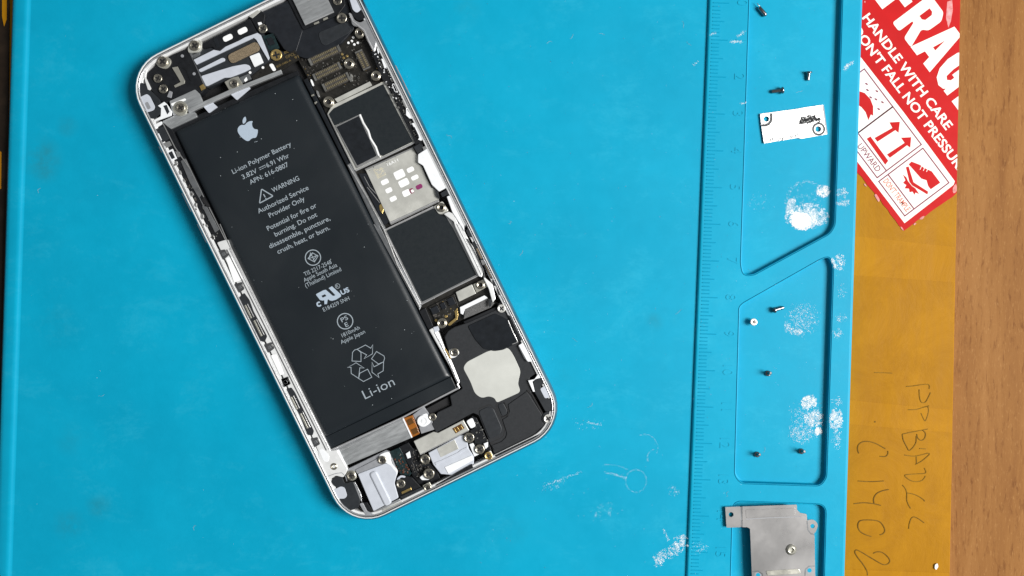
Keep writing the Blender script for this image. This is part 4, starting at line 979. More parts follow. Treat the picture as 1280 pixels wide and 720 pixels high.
# vibration motor block
mo = P('motor_block', M, [(365, 272), (585, 188), (625, 195), (682, 262), (660, 345), (692, 462), (492, 572)], 4.5, 'grey_plastic', .15, th=2, r=1.5)
P('motor_ridge', None, rnd(rz(M, 548, 388, 66, 300, E1), 4.5), 4.85, 'grey_plastic', .42, th=.5, parent=mo)
P('motor_bracket', M, [(345, 240), (540, 140), (570, 110), (610, 100), (640, 150), (680, 250), (625, 192), (585, 186), (360, 272)], 4.45, 'grey_mid', .1, th=1, r=1.5)
P('bracket_arm', M, smooth([(535, 130), (600, 95), (625, 120), (640, 185), (685, 250), (660, 300), (640, 215), (600, 190)], 3), 4.48, 'white_plastic', .08, th=.6)
P('bar_skirt', M, [(268, 240), (590, 82), (625, 96), (560, 150), (352, 248), (300, 268)], 4.2, 'grey_mid', .1, th=.8, r=1)
P('screw_tab', M, [(270, 270), (300, 245), (345, 250), (358, 310), (320, 330), (275, 310)], 4.6, 'nickel', .1, r=3, th=.8)
P('corner_gasket', M, [(148, 330), (190, 290), (240, 295), (262, 350), (330, 330), (385, 440), (378, 540), (300, 568), (262, 540), (215, 470), (240, 400), (170, 365)], 4.92, 'charcoal', .08, r=3, th=.4)
P('corner_patch', M, [(160, 405), (230, 370), (262, 380), (282, 445), (262, 470), (205, 470)], 4.97, 'grey_plastic', .06, r=3, th=.3)
P('clip_bar', M, [(378, 510), (405, 500), (440, 570), (490, 590), (480, 608), (430, 605)], 4.95, 'grey_mid', .08, r=2, th=.5)
P('clip_gap', M, [(410, 500), (440, 500), (490, 575), (450, 580)], 4.6, 'black', .06, th=.6)
P('motor_wire', M, [(330, 340), (345, 335), (392, 430), (400, 500), (385, 480)], 4.95, 'alu_edge', .05, th=.3)
# headphone jack
P('jack_body', M, [(655, 345), (672, 300), (720, 280), (800, 300), (890, 395), (740, 492), (700, 470), (685, 420)], 4.3, 'black', .15, th=2, r=2)
P('jack_arc', M, smooth([(680, 310), (710, 284), (745, 290), (740, 302), (712, 300), (690, 322)], 3), 4.45, 'grey_plastic', .05, th=.3)
P('jack_contact', M, [(714, 416), (790, 380), (798, 396), (720, 434)], 4.5, 'brass', .06, th=.4)
P('jack_cap', M, [(700, 455), (880, 375), (895, 400), (745, 492)], 4.6, 'charcoal', .1, th=.6, r=1)
# charging port
P('port_bracket', N, [(230, 440), (440, 340), (490, 352), (760, 212), (822, 322), (300, 582), (262, 505)], 4.55, 'pale_metal', .12, th=1, r=1)
P('port_gold', N, [(642, 305), (740, 252), (775, 300), (680, 358)], 4.62, 'copper_dark', .04, th=.2)
for x in (668, 700, 738): P('gold_finger', N, [(x - 12, 312 - (x - 668) * .5), (x, 304 - (x - 668) * .5), (x + 22, 340 - (x - 668) * .5), (x + 10, 346 - (x - 668) * .5)], 4.68, 'brass', .03, th=.15)
P('port_clip', N, [(790, 225), (855, 188), (895, 280), (840, 308)], 4.7, 'white_plastic', .1, r=2.5, th=.6)
po = P('port_block', N, [(388, 565), (722, 380), (765, 375), (800, 440), (820, 525), (872, 600), (872, 690), (640, 800), (520, 790), (440, 690)], 4.4, 'grey_plastic', .15, th=1.5, r=1)
P('port_pad', N, [(478, 520), (668, 422), (712, 520), (520, 612)], 4.45, 'pale_metal', .04, th=.15, parent=po)
P('port_ridge', N, [(455, 668), (530, 640), (700, 560), (740, 528), (800, 500), (808, 520), (750, 556), (715, 582), (540, 662), (470, 700)], 4.55, 'grey_plastic', .08, th=.3, r=1, parent=po)
P('port_lip', N, [(560, 715), (850, 590), (868, 640), (600, 790)], 4.55, 'white_plastic', .1, th=.4, r=1, parent=po)
P('port_flex', N, [(850, 170), (900, 190), (1040, 480), (1060, 540), (1000, 600), (880, 560), (880, 400), (830, 330), (890, 290)], 3.9, 'black', .08, th=.8)
scatter(L, [(520, 420), (560, 430), (640, 580), (600, 600), (560, 580)], 14, 3.85, 4.2, 'solder', 1, 2.6, 'flex_components')
P('white_contact', L, [(490, 610), (520, 600), (570, 690), (530, 710)], 4.5, 'white_plastic', .06, th=.5, r=1)
P('white_contact', L, [(605, 605), (640, 590), (640, 630), (620, 650)], 4.5, 'white_plastic', .06, th=.5)
P('screw_plate', M, [(860, 300), (905, 265), (960, 300), (930, 320), (880, 322)], 4.55, 'white_plastic', .08, th=.5, r=1)
P('screw_plate', M, [(885, 365), (940, 335), (968, 385), (920, 420), (895, 400)], 4.75, 'nickel', .08, th=.5, r=1)
P('screw_plate', L, [(610, 690), (660, 660), (690, 720), (640, 745)], 4.75, 'pale_metal', .08, th=.5, r=1)
P('bottom_gasket', M, [(985, 360), (1280, 195), (1290, 222), (1000, 385)], 4.88, 'black', .06, th=.6)
P('bottom_gasket', L, [(690, 700), (1095, 505), (1105, 515), (720, 722)], 4.88, 'black', .06, th=.6)
P('mesh_strip', M, [(560, 560), (720, 490), (725, 500), (565, 575)], 4.95, 'pale_metal', .05, th=.3)
P('motor_edge', M, [(488, 575), (700, 470), (712, 485), (495, 590)], 4.7, 'brushed', .06, th=.6)
# charcoal lug under the corner

# ---- left side rail
P('side_rail', None, [(271, 303), (284, 299), (287, 309), (412.5, 562), (428, 592), (409, 592), (389, 543)], 4.9, 'alu_ledge', .12, th=1.5, r=2)
P('corner_ledge', None, Z(K, [(300, 560), (395, 600), (455, 592), (528, 722)]) + Z(M, [(285, 228), (275, 262), (250, 300), (190, 285), (140, 320), (60, 200)]), 4.92, 'alu_ledge', .12, th=1.2, r=2)
P('ledge_groove', K, [(308, 590), (340, 582), (400, 640), (385, 690), (350, 685)], 4.96, 'white_plastic', .05, r=4, th=.15)
stroke('ledge_line', [Z(M, [(128, 290), (190, 268), (238, 262), (268, 290), (280, 330)])], .8, 4.96, MT['grey_mid'], phone)
P('side_channel', None, Z(C, [(270, 370), (330, 335), (420, 400)]) + Z(E, [(200, 50), (350, 350), (530, 717)]) + Z(G, [(150, 0), (240, 195), (215, 220), (175, 180), (140, 205), (95, 180), (40, 20)]) + Z(E, [(230, 400), (90, 100)]), 4.6, 'black', .1, th=2.5)
for zm, p, m, z in ((C, [(262, 362), (330, 330), (340, 350), (300, 375), (285, 395)], 'white_plastic', 4.95), (C, [(280, 395), (345, 370), (392, 470), (335, 502)], 'charcoal', 4.95), (C, [(300, 430), (310, 425), (335, 480), (326, 486)], 'white_plastic', 5.0),
    (C, [(338, 508), (395, 488), (412, 520), (372, 545)], 'silver', 4.95), (C, [(375, 572), (420, 550), (455, 628), (412, 648)], 'white_plastic', 4.9), (C, [(385, 582), (415, 568), (440, 622), (414, 634)], 'charcoal', 4.97),
    (C, [(440, 570), (475, 575), (485, 610), (460, 620)], 'silver', 4.95), (E, [(165, 72), (200, 50), (332, 340), (310, 368), (238, 245)], 'steel_dark', 4.85), (E, [(335, 430), (375, 438), (472, 620), (440, 645)], 'steel_dark', 4.85),
    (E, [(325, 380), (352, 365), (395, 430), (375, 438)], 'recess', 4.85), (E, [(300, 345), (320, 370), (440, 600), (420, 600)], 'steel_dark', 4.82)):
    P('side_clip', zm, p, z, m, .06, th=.6, r=.6)
for zm, x, y, r in ((E, 130, 90, 17), (E, 160, 165, 16), (E, 192, 230, 12), (E, 250, 335, 20), (E, 285, 425, 17), (E, 335, 515, 20), (E, 372, 590, 12), (E, 420, 682, 18), (G, 105, 105, 17)):
    q, = Z(zm, [(x, y)]); P('solder_bead', None, smooth([(q[0] + r / 6.4 * (1 + .3 * rc.uniform(-1, 1)) * math.cos(a) * .8 + .4 * math.sin(a), q[1] + r / 6.4 * math.sin(a) * 1.2) for a in [k * .785 for k in range(8)]], 2), 4.9, 'silver', .12, th=.5)
stroke('inner_wire', [Z(C, [(340, 340), (440, 540), (560, 710)])], 1.3, 4.98, MT['silver'], phone)
stroke('inner_wire', [Z(E, [(205, 60), (350, 360)])], 1.2, 4.9, MT['silver'], phone); stroke('inner_wire', [Z(E, [(392, 440), (525, 705)])], 1.2, 4.9, MT['silver'], phone)
stroke('inner_wire', [Z(G, [(160, 0), (250, 210)])], 1.2, 4.9, MT['silver'], phone)
P('rail_panel', G, [(205, 272), (252, 260), (342, 440), (272, 470)], 4.95, 'white_patch', .06, th=.1, r=1.5)
P('rail_panel', I, [(245, 410), (290, 400), (352, 560), (320, 572)], 4.95, 'white_patch', .06, th=.1, r=1.5)
for zm, p in ((G, [(148, 212), (200, 202), (232, 250), (185, 288)]), (G, [(272, 482), (335, 462), (357, 520), (312, 552)]), (I, [(190, 325), (255, 303), (277, 355), (225, 392)]), (I, [(330, 600), (385, 578), (407, 640), (350, 668)]), (K, [(245, 500), (300, 488), (322, 545), (275, 572)]), (K, [(8, 25), (60, 10), (82, 60), (40, 90)])):
    q = rnd(Z(zm, p), 1.5); P('rail_clip', None, q, 4.97, 'groove', .05, th=.3)
    cx = sum(x for x, y in q) / len(q); cyy = sum(y for x, y in q) / len(q)
    P('clip_tongue', None, rnd(RC(cx - .6, cyy + .3, 4.4, 4.6), 1.2), 5.05, 'steel_dark', .06, th=.2)
    P('clip_tongue', None, rnd(RC(cx + 3.2, cyy - 2.2, 2.0, 3.6), .6), 5.03, 'silver', .06, th=.2)
P('spring_slot', None, rnd(Z(G, [(308, 592), (354, 550), (395, 605)]) + Z(I, [(110, 60), (218, 258), (196, 306), (150, 292)]), 1.5), 4.97, 'charcoal', .05, th=.3)
P('spring_slot', None, rnd(Z(K, [(52, 105), (90, 90), (120, 130), (272, 440), (260, 476), (220, 472), (160, 320)]), 1.5), 4.97, 'charcoal', .05, th=.3)
for zm, x, y, ln in ((I, 65, 62, 118), (I, 142, 195, 140), (K, 112, 218, 112), (K, 192, 360, 135)):
    P('contact_spring', None, rz(zm, x, y, ln, 15, E2), 5.04, 'nickel', .1, th=.2)
    q = rz(zm, x, y, ln, 2, E2); tube('spring_edge', [(q[0][0] + 3.0, q[0][1] - 1.5), (q[1][0] + 3.0, q[1][1] - 1.5)], .15, 4.97, MT['silver'], phone)
scatter(E, [(100, 90), (190, 60), (330, 350), (500, 700), (400, 700), (230, 370)], 40, 4.5, 4.85, 'solder', .8, 2.4, 'channel_components'); scatter(E, [(110, 100), (150, 90), (330, 480), (430, 690), (390, 690), (230, 380)], 26, 4.5, 4.95, 'component', 1.2, 3.6, 'channel_components')
# half-round beads along metal edges, shaped to catch highlight lines
for nm, q, r, z, m in (('pad_highlight', [(449.6, 143.5), (454, 154), (460.2, 164), (463.0, 173.5), (469.6, 184), (473.4, 195)], .34, 3.78, 'alu_ledge'), ('shield_edge', [(526.5, 380.5), (560, 363), (598.5, 344.2)], .20, 3.48, 'chrome'),  # first bead is pale, painting the glossy reflection beside the black pad
    ('shield_edge', [(570, 284.5), (584, 314), (598.5, 344)], .20, 3.48, 'chrome'), ('shield_edge', [(480.8, 288), (503, 334), (526, 380)], .16, 3.48, 'chrome'), ('shield_edge', [(481, 287.3), (512, 272.5), (542, 258)], .16, 3.5, 'chrome'),
    ('shield_edge', [(444.4, 213.4), (482, 195.6), (518.8, 178)], .22, 3.46, 'chrome'), ('shield_edge', [(480.8, 102), (500, 140), (518.8, 177.6)], .20, 3.46, 'silver'), ('shield_edge', [(409.6, 142.6), (427, 179), (443.6, 212.6)], .20, 3.46, 'silver'),
    ('slot_edge', Z(F, [(432, 630), (620, 545), (822, 448)]), .16, 3.78, 'chrome'), ('rail_edge', Z(F, [(98, 170), (250, 430), (385, 690)]) + Z(H, [(300, 330), (480, 668)]), .30, 3.78, 'silver'),
    ('rail_edge', [(287, 310.5), (350, 437), (412, 562)], .22, 4.8, 'chrome'), ('rail_edge', [(283.5, 312), (346, 438), (408, 563)], .14, 4.9, 'groove'), ('shelf_edge', Z(K, [(410, 592), (985, 328), (1280, 170)]) + Z(L, [(400, 160)]), .22, 4.02, 'chrome'), ('rail_edge', Z(J, [(215, 290), (300, 455), (405, 690)]) + Z(L, [(395, 130), (410, 160)]), .34, 4.2, 'chrome'),
    ('rail_edge', Z(H, [(775, 0), (880, 210), (972, 405)]), .20, 4.42, 'chrome'), ('rail_edge', Z(H, [(858, 120), (905, 200), (985, 365), (998, 430)]), .16, 4.66, 'groove'),
    ('bracket_edge', Z(B, [(812, 108), (838, 172), (880, 205), (930, 245), (965, 330), (1010, 415)]), .28, 4.75, 'chrome'), ('bar_highlight', Z(K, [(480, 600), (985, 352)]), .10, 4.22, 'chrome'),
    ('camera_edge', Z(B, [(458, 198), (686, 94)]), .14, 4.88, 'chrome'), ('port_edge', Z(N, [(302, 582), (822, 322)]), .14, 4.5, 'chrome'), ('plate_edge', Z(C, [(430, 282), (668, 182)]), .14, 4.45, 'chrome'), ('bar_edge', [(236, 140.5), (287, 117.6), (352, 91.4)], .12, 4.66, 'chrome'),
    ('flap_edge', Z(J, [(800, 195), (840, 290), (880, 368), (835, 385)]), .16, 4.48, 'silver')):
    tube(nm, q, r, z, MT[m], phone)
# buttons on the frame's sides
for p0, p1, s in (((496, 82), (515, 120), 1), ((197, 185), (201, 193), -1), ((226, 243), (238, 266), -1), ((246, 281), (258, 304), -1)):
    a, b = un(*p0, 3.0), un(*p1, 3.0); m_ = loc_of((a + b) / 2, phone); hl = (b - a).length / 2
    x0 = s * PW / 2
    V = [Vector((x0 + s * dx, m_.y + sy * (hl - ii), z)) for ii, dx in ((0, -.4), (0, .06), (.2, .14)) for sy, z in ((-1, 2.2), (1, 2.2), (1, 3.8), (-1, 3.8))]
    me = bpy.data.meshes.new('side_button'); me.from_pydata([tuple(v * MM) for v in V], [], [(k * 4 + i, k * 4 + (i + 1) % 4, k * 4 + 4 + (i + 1) % 4, k * 4 + 4 + i) for k in (0, 1) for i in range(4)] + [(8, 9, 10, 11)])
    bm = bmesh.new(); bm.from_mesh(me); bmesh.ops.recalc_face_normals(bm, faces=bm.faces); bm.to_mesh(me); bm.free()
    link('side_button', me, MT['alu_edge'], phone)
# dust on the battery
di = []
for k in range(46):
    u, v = rc.random(), rc.random(); p = [(216 * (1 - u) + 372 * u) * (1 - v) + (405 * (1 - u) + 564 * u) * v, (163 * (1 - u) + 91 * u) * (1 - v) + (548 * (1 - u) + 471 * u) * v]
    s = rc.choice((.35, .4, .5, .6, .9)); di.append((ring_pts(p[0], p[1], s * .6, 5), 4.33, 4.37))
boxes_mesh('dust_specks', di, MT['dust_light'], bat)

# ------------------------------------------------------------------ loose parts on the mat
def pocket_z(px, py):
    for Pk in (P1, P2, P3):
        if inside((px, py), Pk): return Z_FLOOR
    return Z_TRAY if px > xT(py) else 0.0
SHAFT = lathe('screw_shaft', [(0, 0), (.35, 0), (.48, .14)] + [(.48 + (.07 if k % 2 else -.03), .2 + k * .11) for k in range(20)] + [(.45, 2.45), (.5, 2.5)], 14)
HEAD = lathe('screw_head', [(.5, 2.45), (.9, 2.5), (.98, 2.62), (.95, 2.85), (.8, 3.0), (.45, 2.98), (.40, 2.8), (0, 2.78)], 18)
for me in (SHAFT, HEAD): me.materials.append(MT['dark_steel'])
SHAFT_B = SHAFT.copy(); HEAD_B = HEAD.copy()
for me in (SHAFT_B, HEAD_B): me.materials.clear(); me.materials.append(MT['screw_bright'])
def loose_screw(tip, headp, label, k=1.0, mode='lie', bright=False):
    z = pocket_z(*tip)
    root = thing('loose_screw', label, 'screw', (0, 0, 0), 0, 'loose screws in the mat pockets')
    if mode == 'lie':
        a, b = un(*tip, z + .5), un(*headp, z + .95); d = b - a; s = d.length / 3.0
        q = d.to_track_quat('Z', 'Y'); a = un(*tip, z + .46 * k)
    elif mode == 'down':       # standing on its head, tip up, leaning
        b = un(*headp, z); a = un(*tip, z); t = Vector((a.x - b.x, a.y - b.y, 2.2)); s = k
        q = (-t).to_track_quat('Z', 'Y'); a = un(*headp, z) + t.normalized() * 3.0 * s
        a.z += .12
    else:                      # head up
        q = Vector((.05, .08, 1)).to_track_quat('Z', 'Y'); s = k * .5; a = un(*tip, z + 1.5); a.z = z
    root.location = a * MM; root.rotation_mode = 'QUATERNION'; root.rotation_quaternion = q
    ks = k * MM / MM
    root.scale = (k, k, s)
    link('shaft', SHAFT_B if bright else SHAFT, None, root); h = link('head', HEAD_B if bright else HEAD, None, root)
    c = link('cross_recess', CROSS, None, h); c.location = (0, 0, 2.9 * MM); c.scale = (.6, .6, 1)
loose_screw((964.3, 114.6), (979.6, 112.6), 'dark steel screw lying on its side just above the white metal plate', .95)
loose_screw((1010.0, 100.6), (1011.2, 89.2), 'short dark screw lying head up the pocket, above the plate corner with the ring hole', .9)
loose_screw((979.8, 384.2), (966.8, 388.0), 'dark screw lying on its side beside the scuffed chalky patch in the middle pocket', .85)
loose_screw((942, 403), (942, 403), 'bright round screw head facing up, alone near the ruler side of the middle pocket', 1.02, 'up', True)
loose_screw((959.8, 465.0), (959.6, 466.8), 'small dark screw standing tip up alone in the centre of the middle pocket', .80, 'down')
loose_screw((946.4, 566), (946.0, 568), 'small dark screw standing tip up at the ruler-side bottom corner of the middle pocket', .80, 'down')
loose_screw((1001.6, 562.2), (1001.2, 564), 'small dark screw standing tip up just below the white powder smudge in the middle pocket', .80, 'down')

# dark pin with a flattened tail at the top of the upper pocket
a, b = un(948.6, 9.2, Z_FLOOR + .6), un(957.6, 19.8, Z_FLOOR + .6); d = b - a
pin = thing('metal_pin', 'dark rounded metal pin with a thin wire tail at the top of the upper pocket', 'pin', (0, 0, 0))
pin.location = a * MM; pin.rotation_mode = 'QUATERNION'; pin.rotation_quaternion = d.to_track_quat('Z', 'X')
LN = d.length
me = lathe('pin_body', [(0, 0), (.42, 0), (.55, .12), (.58, LN * .5), (.58, LN - .5), (.45, LN - .15), (.2, LN), (0, LN)], 14); me.materials.append(MT['dark_steel']); link('pin_body', me, None, pin)
me = lathe('wire_tail', [(.0, -1.2), (.10, -1.2), (.12, .1), (0, .1)], 8); me.materials.append(MT['nickel']); o = link('wire_tail', me, None, pin); o.location = (.2 * MM, -.25 * MM, 0)

# small bright plate
c0 = un(985, 157, Z_FLOOR)
pl = thing('metal_plate', 'small bright silver cover plate with two screw holes in the upper pocket', 'metal plate', (c0.x, c0.y, Z_FLOOR))
def holed(name, outer, holes, z0, z1, m, parent, hz=None):
    loops = [[un(x, y, z1) for x, y in l] for l in [outer] + holes]; V = []; Fc = []
    loops = [l if (area2([(v.x, v.y) for v in l]) > 0) == (k == 0) else l[::-1] for k, l in enumerate(loops)]
    for l in loops: V += l
    for t in tessellate_polygon(loops): Fc.append(tuple(t))
    off = 0
    for l in loops:
        n = len(l); b = len(V); V += [Vector((v.x, v.y, z0)) for v in l]
        for i in range(n): Fc.append((off + i, off + (i + 1) % n, b + (i + 1) % n, b + i))
        off += n
    return mesh(name, V, Fc, MT[m], parent)
h1 = ring_pts(*Z(PL, [(230, 292)])[0], 3.4, 18); h2 = ring_pts(*Z(PL, [(1060, 452)])[0], 3.6, 18)
outer = rnd(Z(PL, [(128, 208), (660, 138), (890, 100), (1145, 62), (1210, 535), (785, 608), (740, 592), (190, 682), (150, 400)]), 1.2)
holed('plate_sheet', outer, [h1, h2], Z_FLOOR + .28, Z_FLOOR + .55, 'bright_plate', pl)
zp = Z_FLOOR + .56
stroke('stamped_rim', [Z(PL, [(152, 395), (215, 392), (270, 368), (305, 315), (308, 200)])], 3.0, zp, MT['groove'], pl)
stroke('stamped_rim', [ring_pts(*Z(PL, [(1066, 452)])[0], 7.0, 24)], 2.4, zp, MT['groove'], pl, True)
stroke('fold_line', [Z(PL, [(678, 140), (735, 560)])], .8, zp, MT['grey_mid'], pl)
stroke('fold_line', [Z(PL, [(1138, 72), (1200, 530)])], 1.6, zp, MT['grey_mid'], pl)
rp = random.Random(3)
def residue(zm, poly, n, s0, s1, z, parent):
    q = Z(zm, poly); xs = [p[0] for p in q]; ys = [p[1] for p in q]; it = []
    while len(it) < n:
        x, y = rp.uniform(min(xs), max(xs)), rp.uniform(min(ys), max(ys))
        if inside((x, y), q):
            a = rp.uniform(0, 3.14); it.append((RC(x, y, rp.uniform(s0, s1) * 1.5, rp.uniform(s0, s1) * .7, (math.cos(a), math.sin(a))), z, z + rp.uniform(.03, .10)))
    boxes_mesh('glue_residue', it, MT['adhesive_grey'], parent)
residue(PL, [(750, 330), (790, 260), (850, 270), (930, 220), (1000, 240), (1095, 290), (1090, 345), (1000, 340), (900, 350), (760, 385)], 130, .7, 2.3, zp, pl)
residue(PL, [(262, 625), (340, 590), (345, 620), (270, 650)], 12, .4, 1.2, zp, pl); residue(PL, [(420, 600), (540, 580), (540, 625), (420, 635)], 16, .4, 1.2, zp, pl); residue(PL, [(575, 570), (735, 535), (738, 560), (640, 590), (590, 590)], 16, .4, 1.0, zp, pl)
prism('plate_speck', ring_pts(*Z(PL, [(445, 463)])[0], .7, 8), zp, zp + .05, MT['adhesive_grey'], pl)

# large shield plate over the lower pocket
zb = Z_TRAY + .9
c0 = un(985, 690, Z_TRAY)
bp = thing('shield_plate', 'large grey metal shield plate with a side tab over the lower pocket', 'metal plate', (c0.x, c0.y, Z_TRAY))
out = Z(SH, [(205, 82), (705, 65), (708, 112), (735, 140), (795, 152), (802, 205), (808, 300), (835, 338), (868, 345), (872, 620), (878, 900), (840, 1150), (330, 1150), (292, 700), (276, 285), (250, 272), (205, 272)])
hA = ring_pts(*Z(SH, [(652, 478)])[0], 3.0, 18)
holed('plate_sheet', rnd(out, .8, 3), [hA], zb - .3, zb, 'shield_metal', bp)
tabo = rnd(Z(SH, [(48, 88), (188, 82), (192, 272), (60, 276)]), 1.2); ht = ring_pts(*Z(SH, [(102, 156)])[0], 3.1, 16)
holed('side_tab', tabo, [ht], Z_TRAY + .02, zb + .05, 'shield_metal', bp)
P('tab_fold', SH, [(186, 84), (206, 82), (208, 270), (192, 272)], zb - .12, 'steel_dark', .04, th=.2, parent=bp)
lug = smooth(Z(SH, [(800, 215), (860, 205), (896, 245), (888, 290), (866, 330), (838, 336), (808, 300)]), 3); hl_ = ring_pts(*Z(SH, [(850, 262)])[0], 2.7, 16)
holed('corner_lug', lug, [hl_], zb - .7, zb - .35, 'shield_metal', bp)
stroke('lug_rim', [Z(SH, [(800, 215), (808, 296), (836, 334), (866, 342)])], 1.6, zb + .02, MT['steel_dark'], bp)
for c, ln in (((822, 668), [(872, 628), (815, 632), (785, 660), (780, 720)]), ((350, 712), [(296, 680), (350, 676), (385, 700), (392, 730)])):
    stroke('lug_rim', [Z(SH, ln)], 1.6, zb + .02, MT['steel_dark'], bp)
    q = Z(SH, [c])[0]; sheet('lug_dish', [ring_pts(*q, 4.6, 20)], zb + .01, MT['grey_mid'], bp); sheet('lug_hole', [ring_pts(*q, 2.7, 16)], zb + .03, MT['blue'], bp)
q = Z(SH, [(652, 478)])[0]
me = lathe('hole_collar', [(1.45, -.02), (1.5, .05), (1.1, .12), (.95, .42), (.75, .45), (.66, .3), (.64, -.2)], 22); me.materials.append(MT['nickel']); o = link('hole_collar', me, None, bp); o.location = loc_of(un(*q, zb), bp) * MM
stroke('collar_groove', [ring_pts(*q, 6.0, 26)], 1.1, zb + .02, MT['steel_dark'], bp, True)
stroke('stamp_line', [Z(SH, [(238, 198), (440, 186), (700, 176), (790, 172)])], .9, zb + .02, MT['grey_mid'], bp)
P('stamp_panel', SH, [(235, 112), (690, 96), (692, 168), (240, 186)], zb + .05, 'shield_metal', .04, r=1, th=.08, parent=bp)
P('stamp_bar', SH, [(420, 672), (730, 655), (742, 700), (432, 716)], zb + .12, 'nickel', .08, r=2.5, th=.15, parent=bp)

# ------------------------------------------------------------------ white powder and grit on the mat
pw = random.Random(8)
grains = []
def grain(x, y, s):
    if x > 1052 - (y * .03) + 24: return
    z = pocket_z(x, y); a = pw.uniform(0, 6.28); w = un(x, y, z)
    n = pw.choice((3, 4, 5)); r = s / 4.6 * .78
    grains.append([Vector((w.x + r * math.cos(a + 6.283 * k / n) * pw.uniform(.6, 1.2), w.y + r * math.sin(a + 6.283 * k / n) * pw.uniform(.6, 1.2), z + .012 + pw.random() * .05)) for k in range(n)])
def blob(cx, cy, rx, ry, n, thr=0.0, s=.5, ang=0.0, fr=.22, sx=1.0):
    """patchy cloud of grains: thr above 0 leaves gaps; fr is the patch frequency"""
    c, s_ = math.cos(ang), math.sin(ang)
    for k in range(n * 3):
        t = pw.uniform(0, 6.283); q = math.sqrt(pw.random())
        u, v = rx * q * math.cos(t), ry * q * math.sin(t)
        nz = mnoise.noise(Vector((u * fr * sx + cx, v * fr + cy, 3.1))) + .5 * mnoise.noise(Vector((u * fr * 2.7 * sx, v * fr * 2.7 + cx, 7.7))) + .25 * mnoise.noise(Vector((u * 1.1, v * 1.1 + cy, 1.7)))
        if nz - (q ** 3) * .75 + pw.gauss(0, .30) < thr: continue
        grain(cx + u * c - v * s_ + pw.gauss(0, .3), cy + u * s_ + v * c + pw.gauss(0, .3), s * (.22 + pw.random() ** 4 * 1.0))
blob(1008, 271, 27, 17, 4600, -.28, .6, -.12, .16); blob(1001, 276, 15, 11, 2600, -.75, .7, .25); blob(1000, 278, 10, 7, 1200, -1.2, .8)
blob(988, 257, 5, 13, 700, -.5, .5, .35); blob(1026, 272, 11, 9, 900, -.15, .45); blob(1029, 239, 9, 8, 1300, -.4, .6); blob(1008, 256, 27, 27, 2600, .36, .4)
for k in range(150):
    t = pw.uniform(2.6, 5.4); grain(1008 + 25 * math.cos(t) + pw.gauss(0, 1.2), 254 + 27 * math.sin(t) + pw.gauss(0, 1.3), pw.uniform(.2, .45))
blob(1053, 241, 8, 7, 700, -.05, .45); blob(1054, 253, 9, 5, 500, .0, .45); blob(1048, 328, 11, 11, 1500, .0, .5, .3); blob(1052, 364, 8, 12, 500, .35, .4); blob(1051, 398, 8, 7, 500, .12, .42); blob(1047, 417, 8, 7, 600, .1, .42)
blob(948, 252, 18, 20, 900, .42, .35); blob(1003, 398, 24, 22, 5200, .16, .38, -.9, .30, 2.6); blob(993, 414, 14, 5, 900, -.1, .45, .3); blob(984, 407, 4, 8, 350, -.1, .45)
blob(1011, 503, 11, 9, 1700, -.35, .55, -.5); blob(1017, 523, 13, 11, 1700, -.3, .52); blob(1023, 539, 5, 5, 500, -.6, .6); blob(1001, 543, 18, 13, 2200, .08, .42); blob(1008, 525, 26, 30, 4200, .20, .40)
blob(1045, 525, 9, 15, 2400, -.25, .5); blob(1046, 548, 8, 14, 900, .15, .42); blob(1046, 502, 8, 9, 500, .2, .4)
blob(851, 678, 10, 11, 1300, -.1, .5); blob(838, 690, 20, 8, 1600, .0, .48, -.45); blob(823, 700, 8, 10, 900, .0, .48); blob(874, 684, 14, 10, 700, .25, .4); blob(843, 613, 10, 8, 500, .25, .38)
blob(755, 640, 18, 14, 1300, .42, .34); blob(690, 607, 22, 8, 900, .35, .34, -.3); blob(735, 530, 30, 10, 900, .42, .34)
for cx, cy, r0_, t0, t1, n in ((795, 601, 13, 0, 6.28, 190), (806, 560, 16, -2.0, .4, 70), (818, 572, 9, 2.6, 4.6, 60), (760, 640, 55, -1.7, -1.1, 60)):
    for k in range(n):
        t = pw.uniform(t0, t1); grain(cx + (r0_ + pw.gauss(0, .5)) * math.cos(t), cy + (r0_ * 1.08 + pw.gauss(0, .5)) * math.sin(t), pw.uniform(.14, .30))
for x0, y0, x1, y1, n in ((683, 606, 726, 590, 90), (757, 590, 782, 597, 60), (922, 46, 932, 38, 60), (914, 52, 927, 52, 110), (889, 43, 895, 41, 40), (1055, 88, 1066, 77, 110), (1057, 84, 1060, 80, 60), (830, 662, 836, 676, 50), (735, 528, 752, 532, 40), (926, 130, 933, 128, 30), (866, 82, 872, 77, 25)):
    for k in range(n):
        t = pw.random(); grain(x0 + (x1 - x0) * t + pw.gauss(0, 1.0), y0 + (y1 - y0) * t + pw.gauss(0, .8), pw.uniform(.22, .5))
for k in range(420):
    x, y = pw.uniform(560, 1050), pw.uniform(0, 720)
    grain(x, y, pw.uniform(.14, .34))
for k in range(40): grain(pw.uniform(20, 700), pw.uniform(0, 720), pw.uniform(.15, .35))
V = []; Fc = []
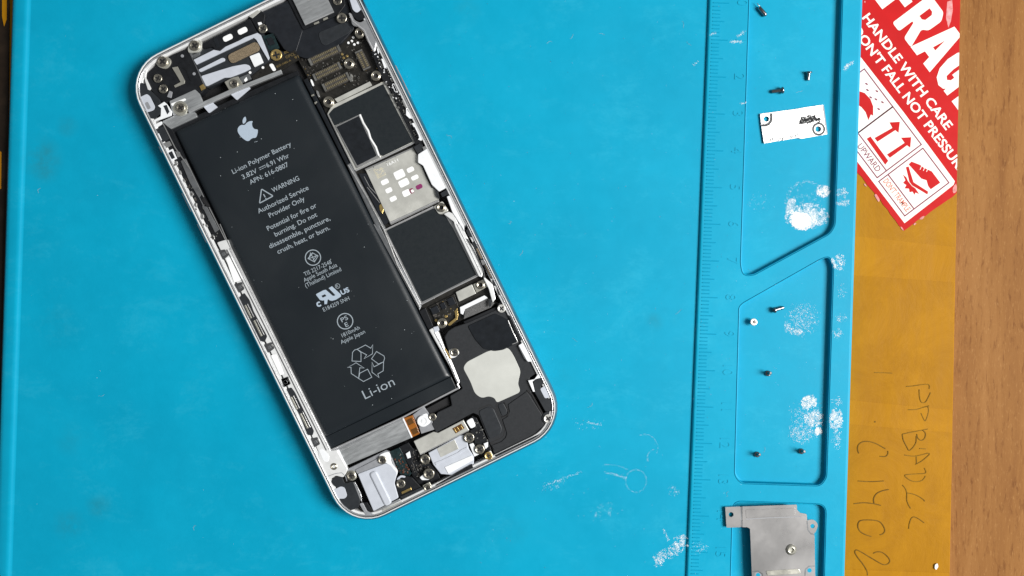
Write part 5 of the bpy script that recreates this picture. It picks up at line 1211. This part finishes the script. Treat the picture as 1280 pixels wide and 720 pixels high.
for gq in grains: b = len(V); V += gq; Fc.append(tuple(range(b, b + len(gq))))
powd = mesh('white_powder', V, Fc, MT['powder'], None, 'stuff'); powd['label'] = 'white powder smudges and grains scattered over the blue mat'; powd['category'] = 'powder'
V = []; Fc = []
for k in range(46):
    x, y = (pw.uniform(700, 1045), pw.uniform(20, 715)) if k < 34 else (pw.uniform(30, 640), pw.uniform(0, 715))
    z = pocket_z(x, y); s = pw.uniform(.3, .75); a0 = pw.uniform(0, 3)
    w = un(x, y, z); b = len(V); r = s / 4.6
    V += [w + Vector((r * math.cos(a0), r * .6 * math.sin(a0), 0)), w + Vector((r * math.cos(a0 + 2.1), r * .6 * math.sin(a0 + 2.1), 0)), w + Vector((r * math.cos(a0 + 4.2), r * .6 * math.sin(a0 + 4.2), 0)), w + Vector((0, 0, r * .9))]
    Fc += [(b, b + 1, b + 3), (b + 1, b + 2, b + 3), (b + 2, b, b + 3)]
lf = random.Random(21); LV = []; LF = []
for k in range(26):
    x, y = (lf.uniform(30, 640), lf.uniform(0, 715)) if k < 10 else (lf.uniform(640, 1045), lf.uniform(0, 715))
    if inside((x, y), [(150, 90), (460, -20), (710, 500), (440, 665)]): continue
    a = lf.uniform(0, 6.28); w = un(x, y, pocket_z(x, y)); pts = []
    for q in range(7):
        pts.append(w.copy()); a += lf.gauss(0, .45); w = w + Vector((math.cos(a), math.sin(a), 0)) * lf.uniform(.15, .5)
    b = len(LV)
    for q, p in enumerate(pts):
        LV += [p + Vector((.022, 0, .02)), p + Vector((-.011, .019, .05)), p + Vector((-.011, -.019, .02))]
        if q:
            for e in range(3): LF.append((b + 3 * (q - 1) + e, b + 3 * (q - 1) + (e + 1) % 3, b + 3 * q + (e + 1) % 3, b + 3 * q + e))
lint = mesh('lint', LV, LF, MT['dust_light'], None, 'stuff'); lint['label'] = 'fine pale lint fibres lying on the blue mat'; lint['category'] = 'lint'
grit = mesh('dark_dust', V, Fc, MT['dark_steel'], None, 'stuff'); grit['label'] = 'tiny dark dust specks scattered over the blue mat'; grit['category'] = 'dust'
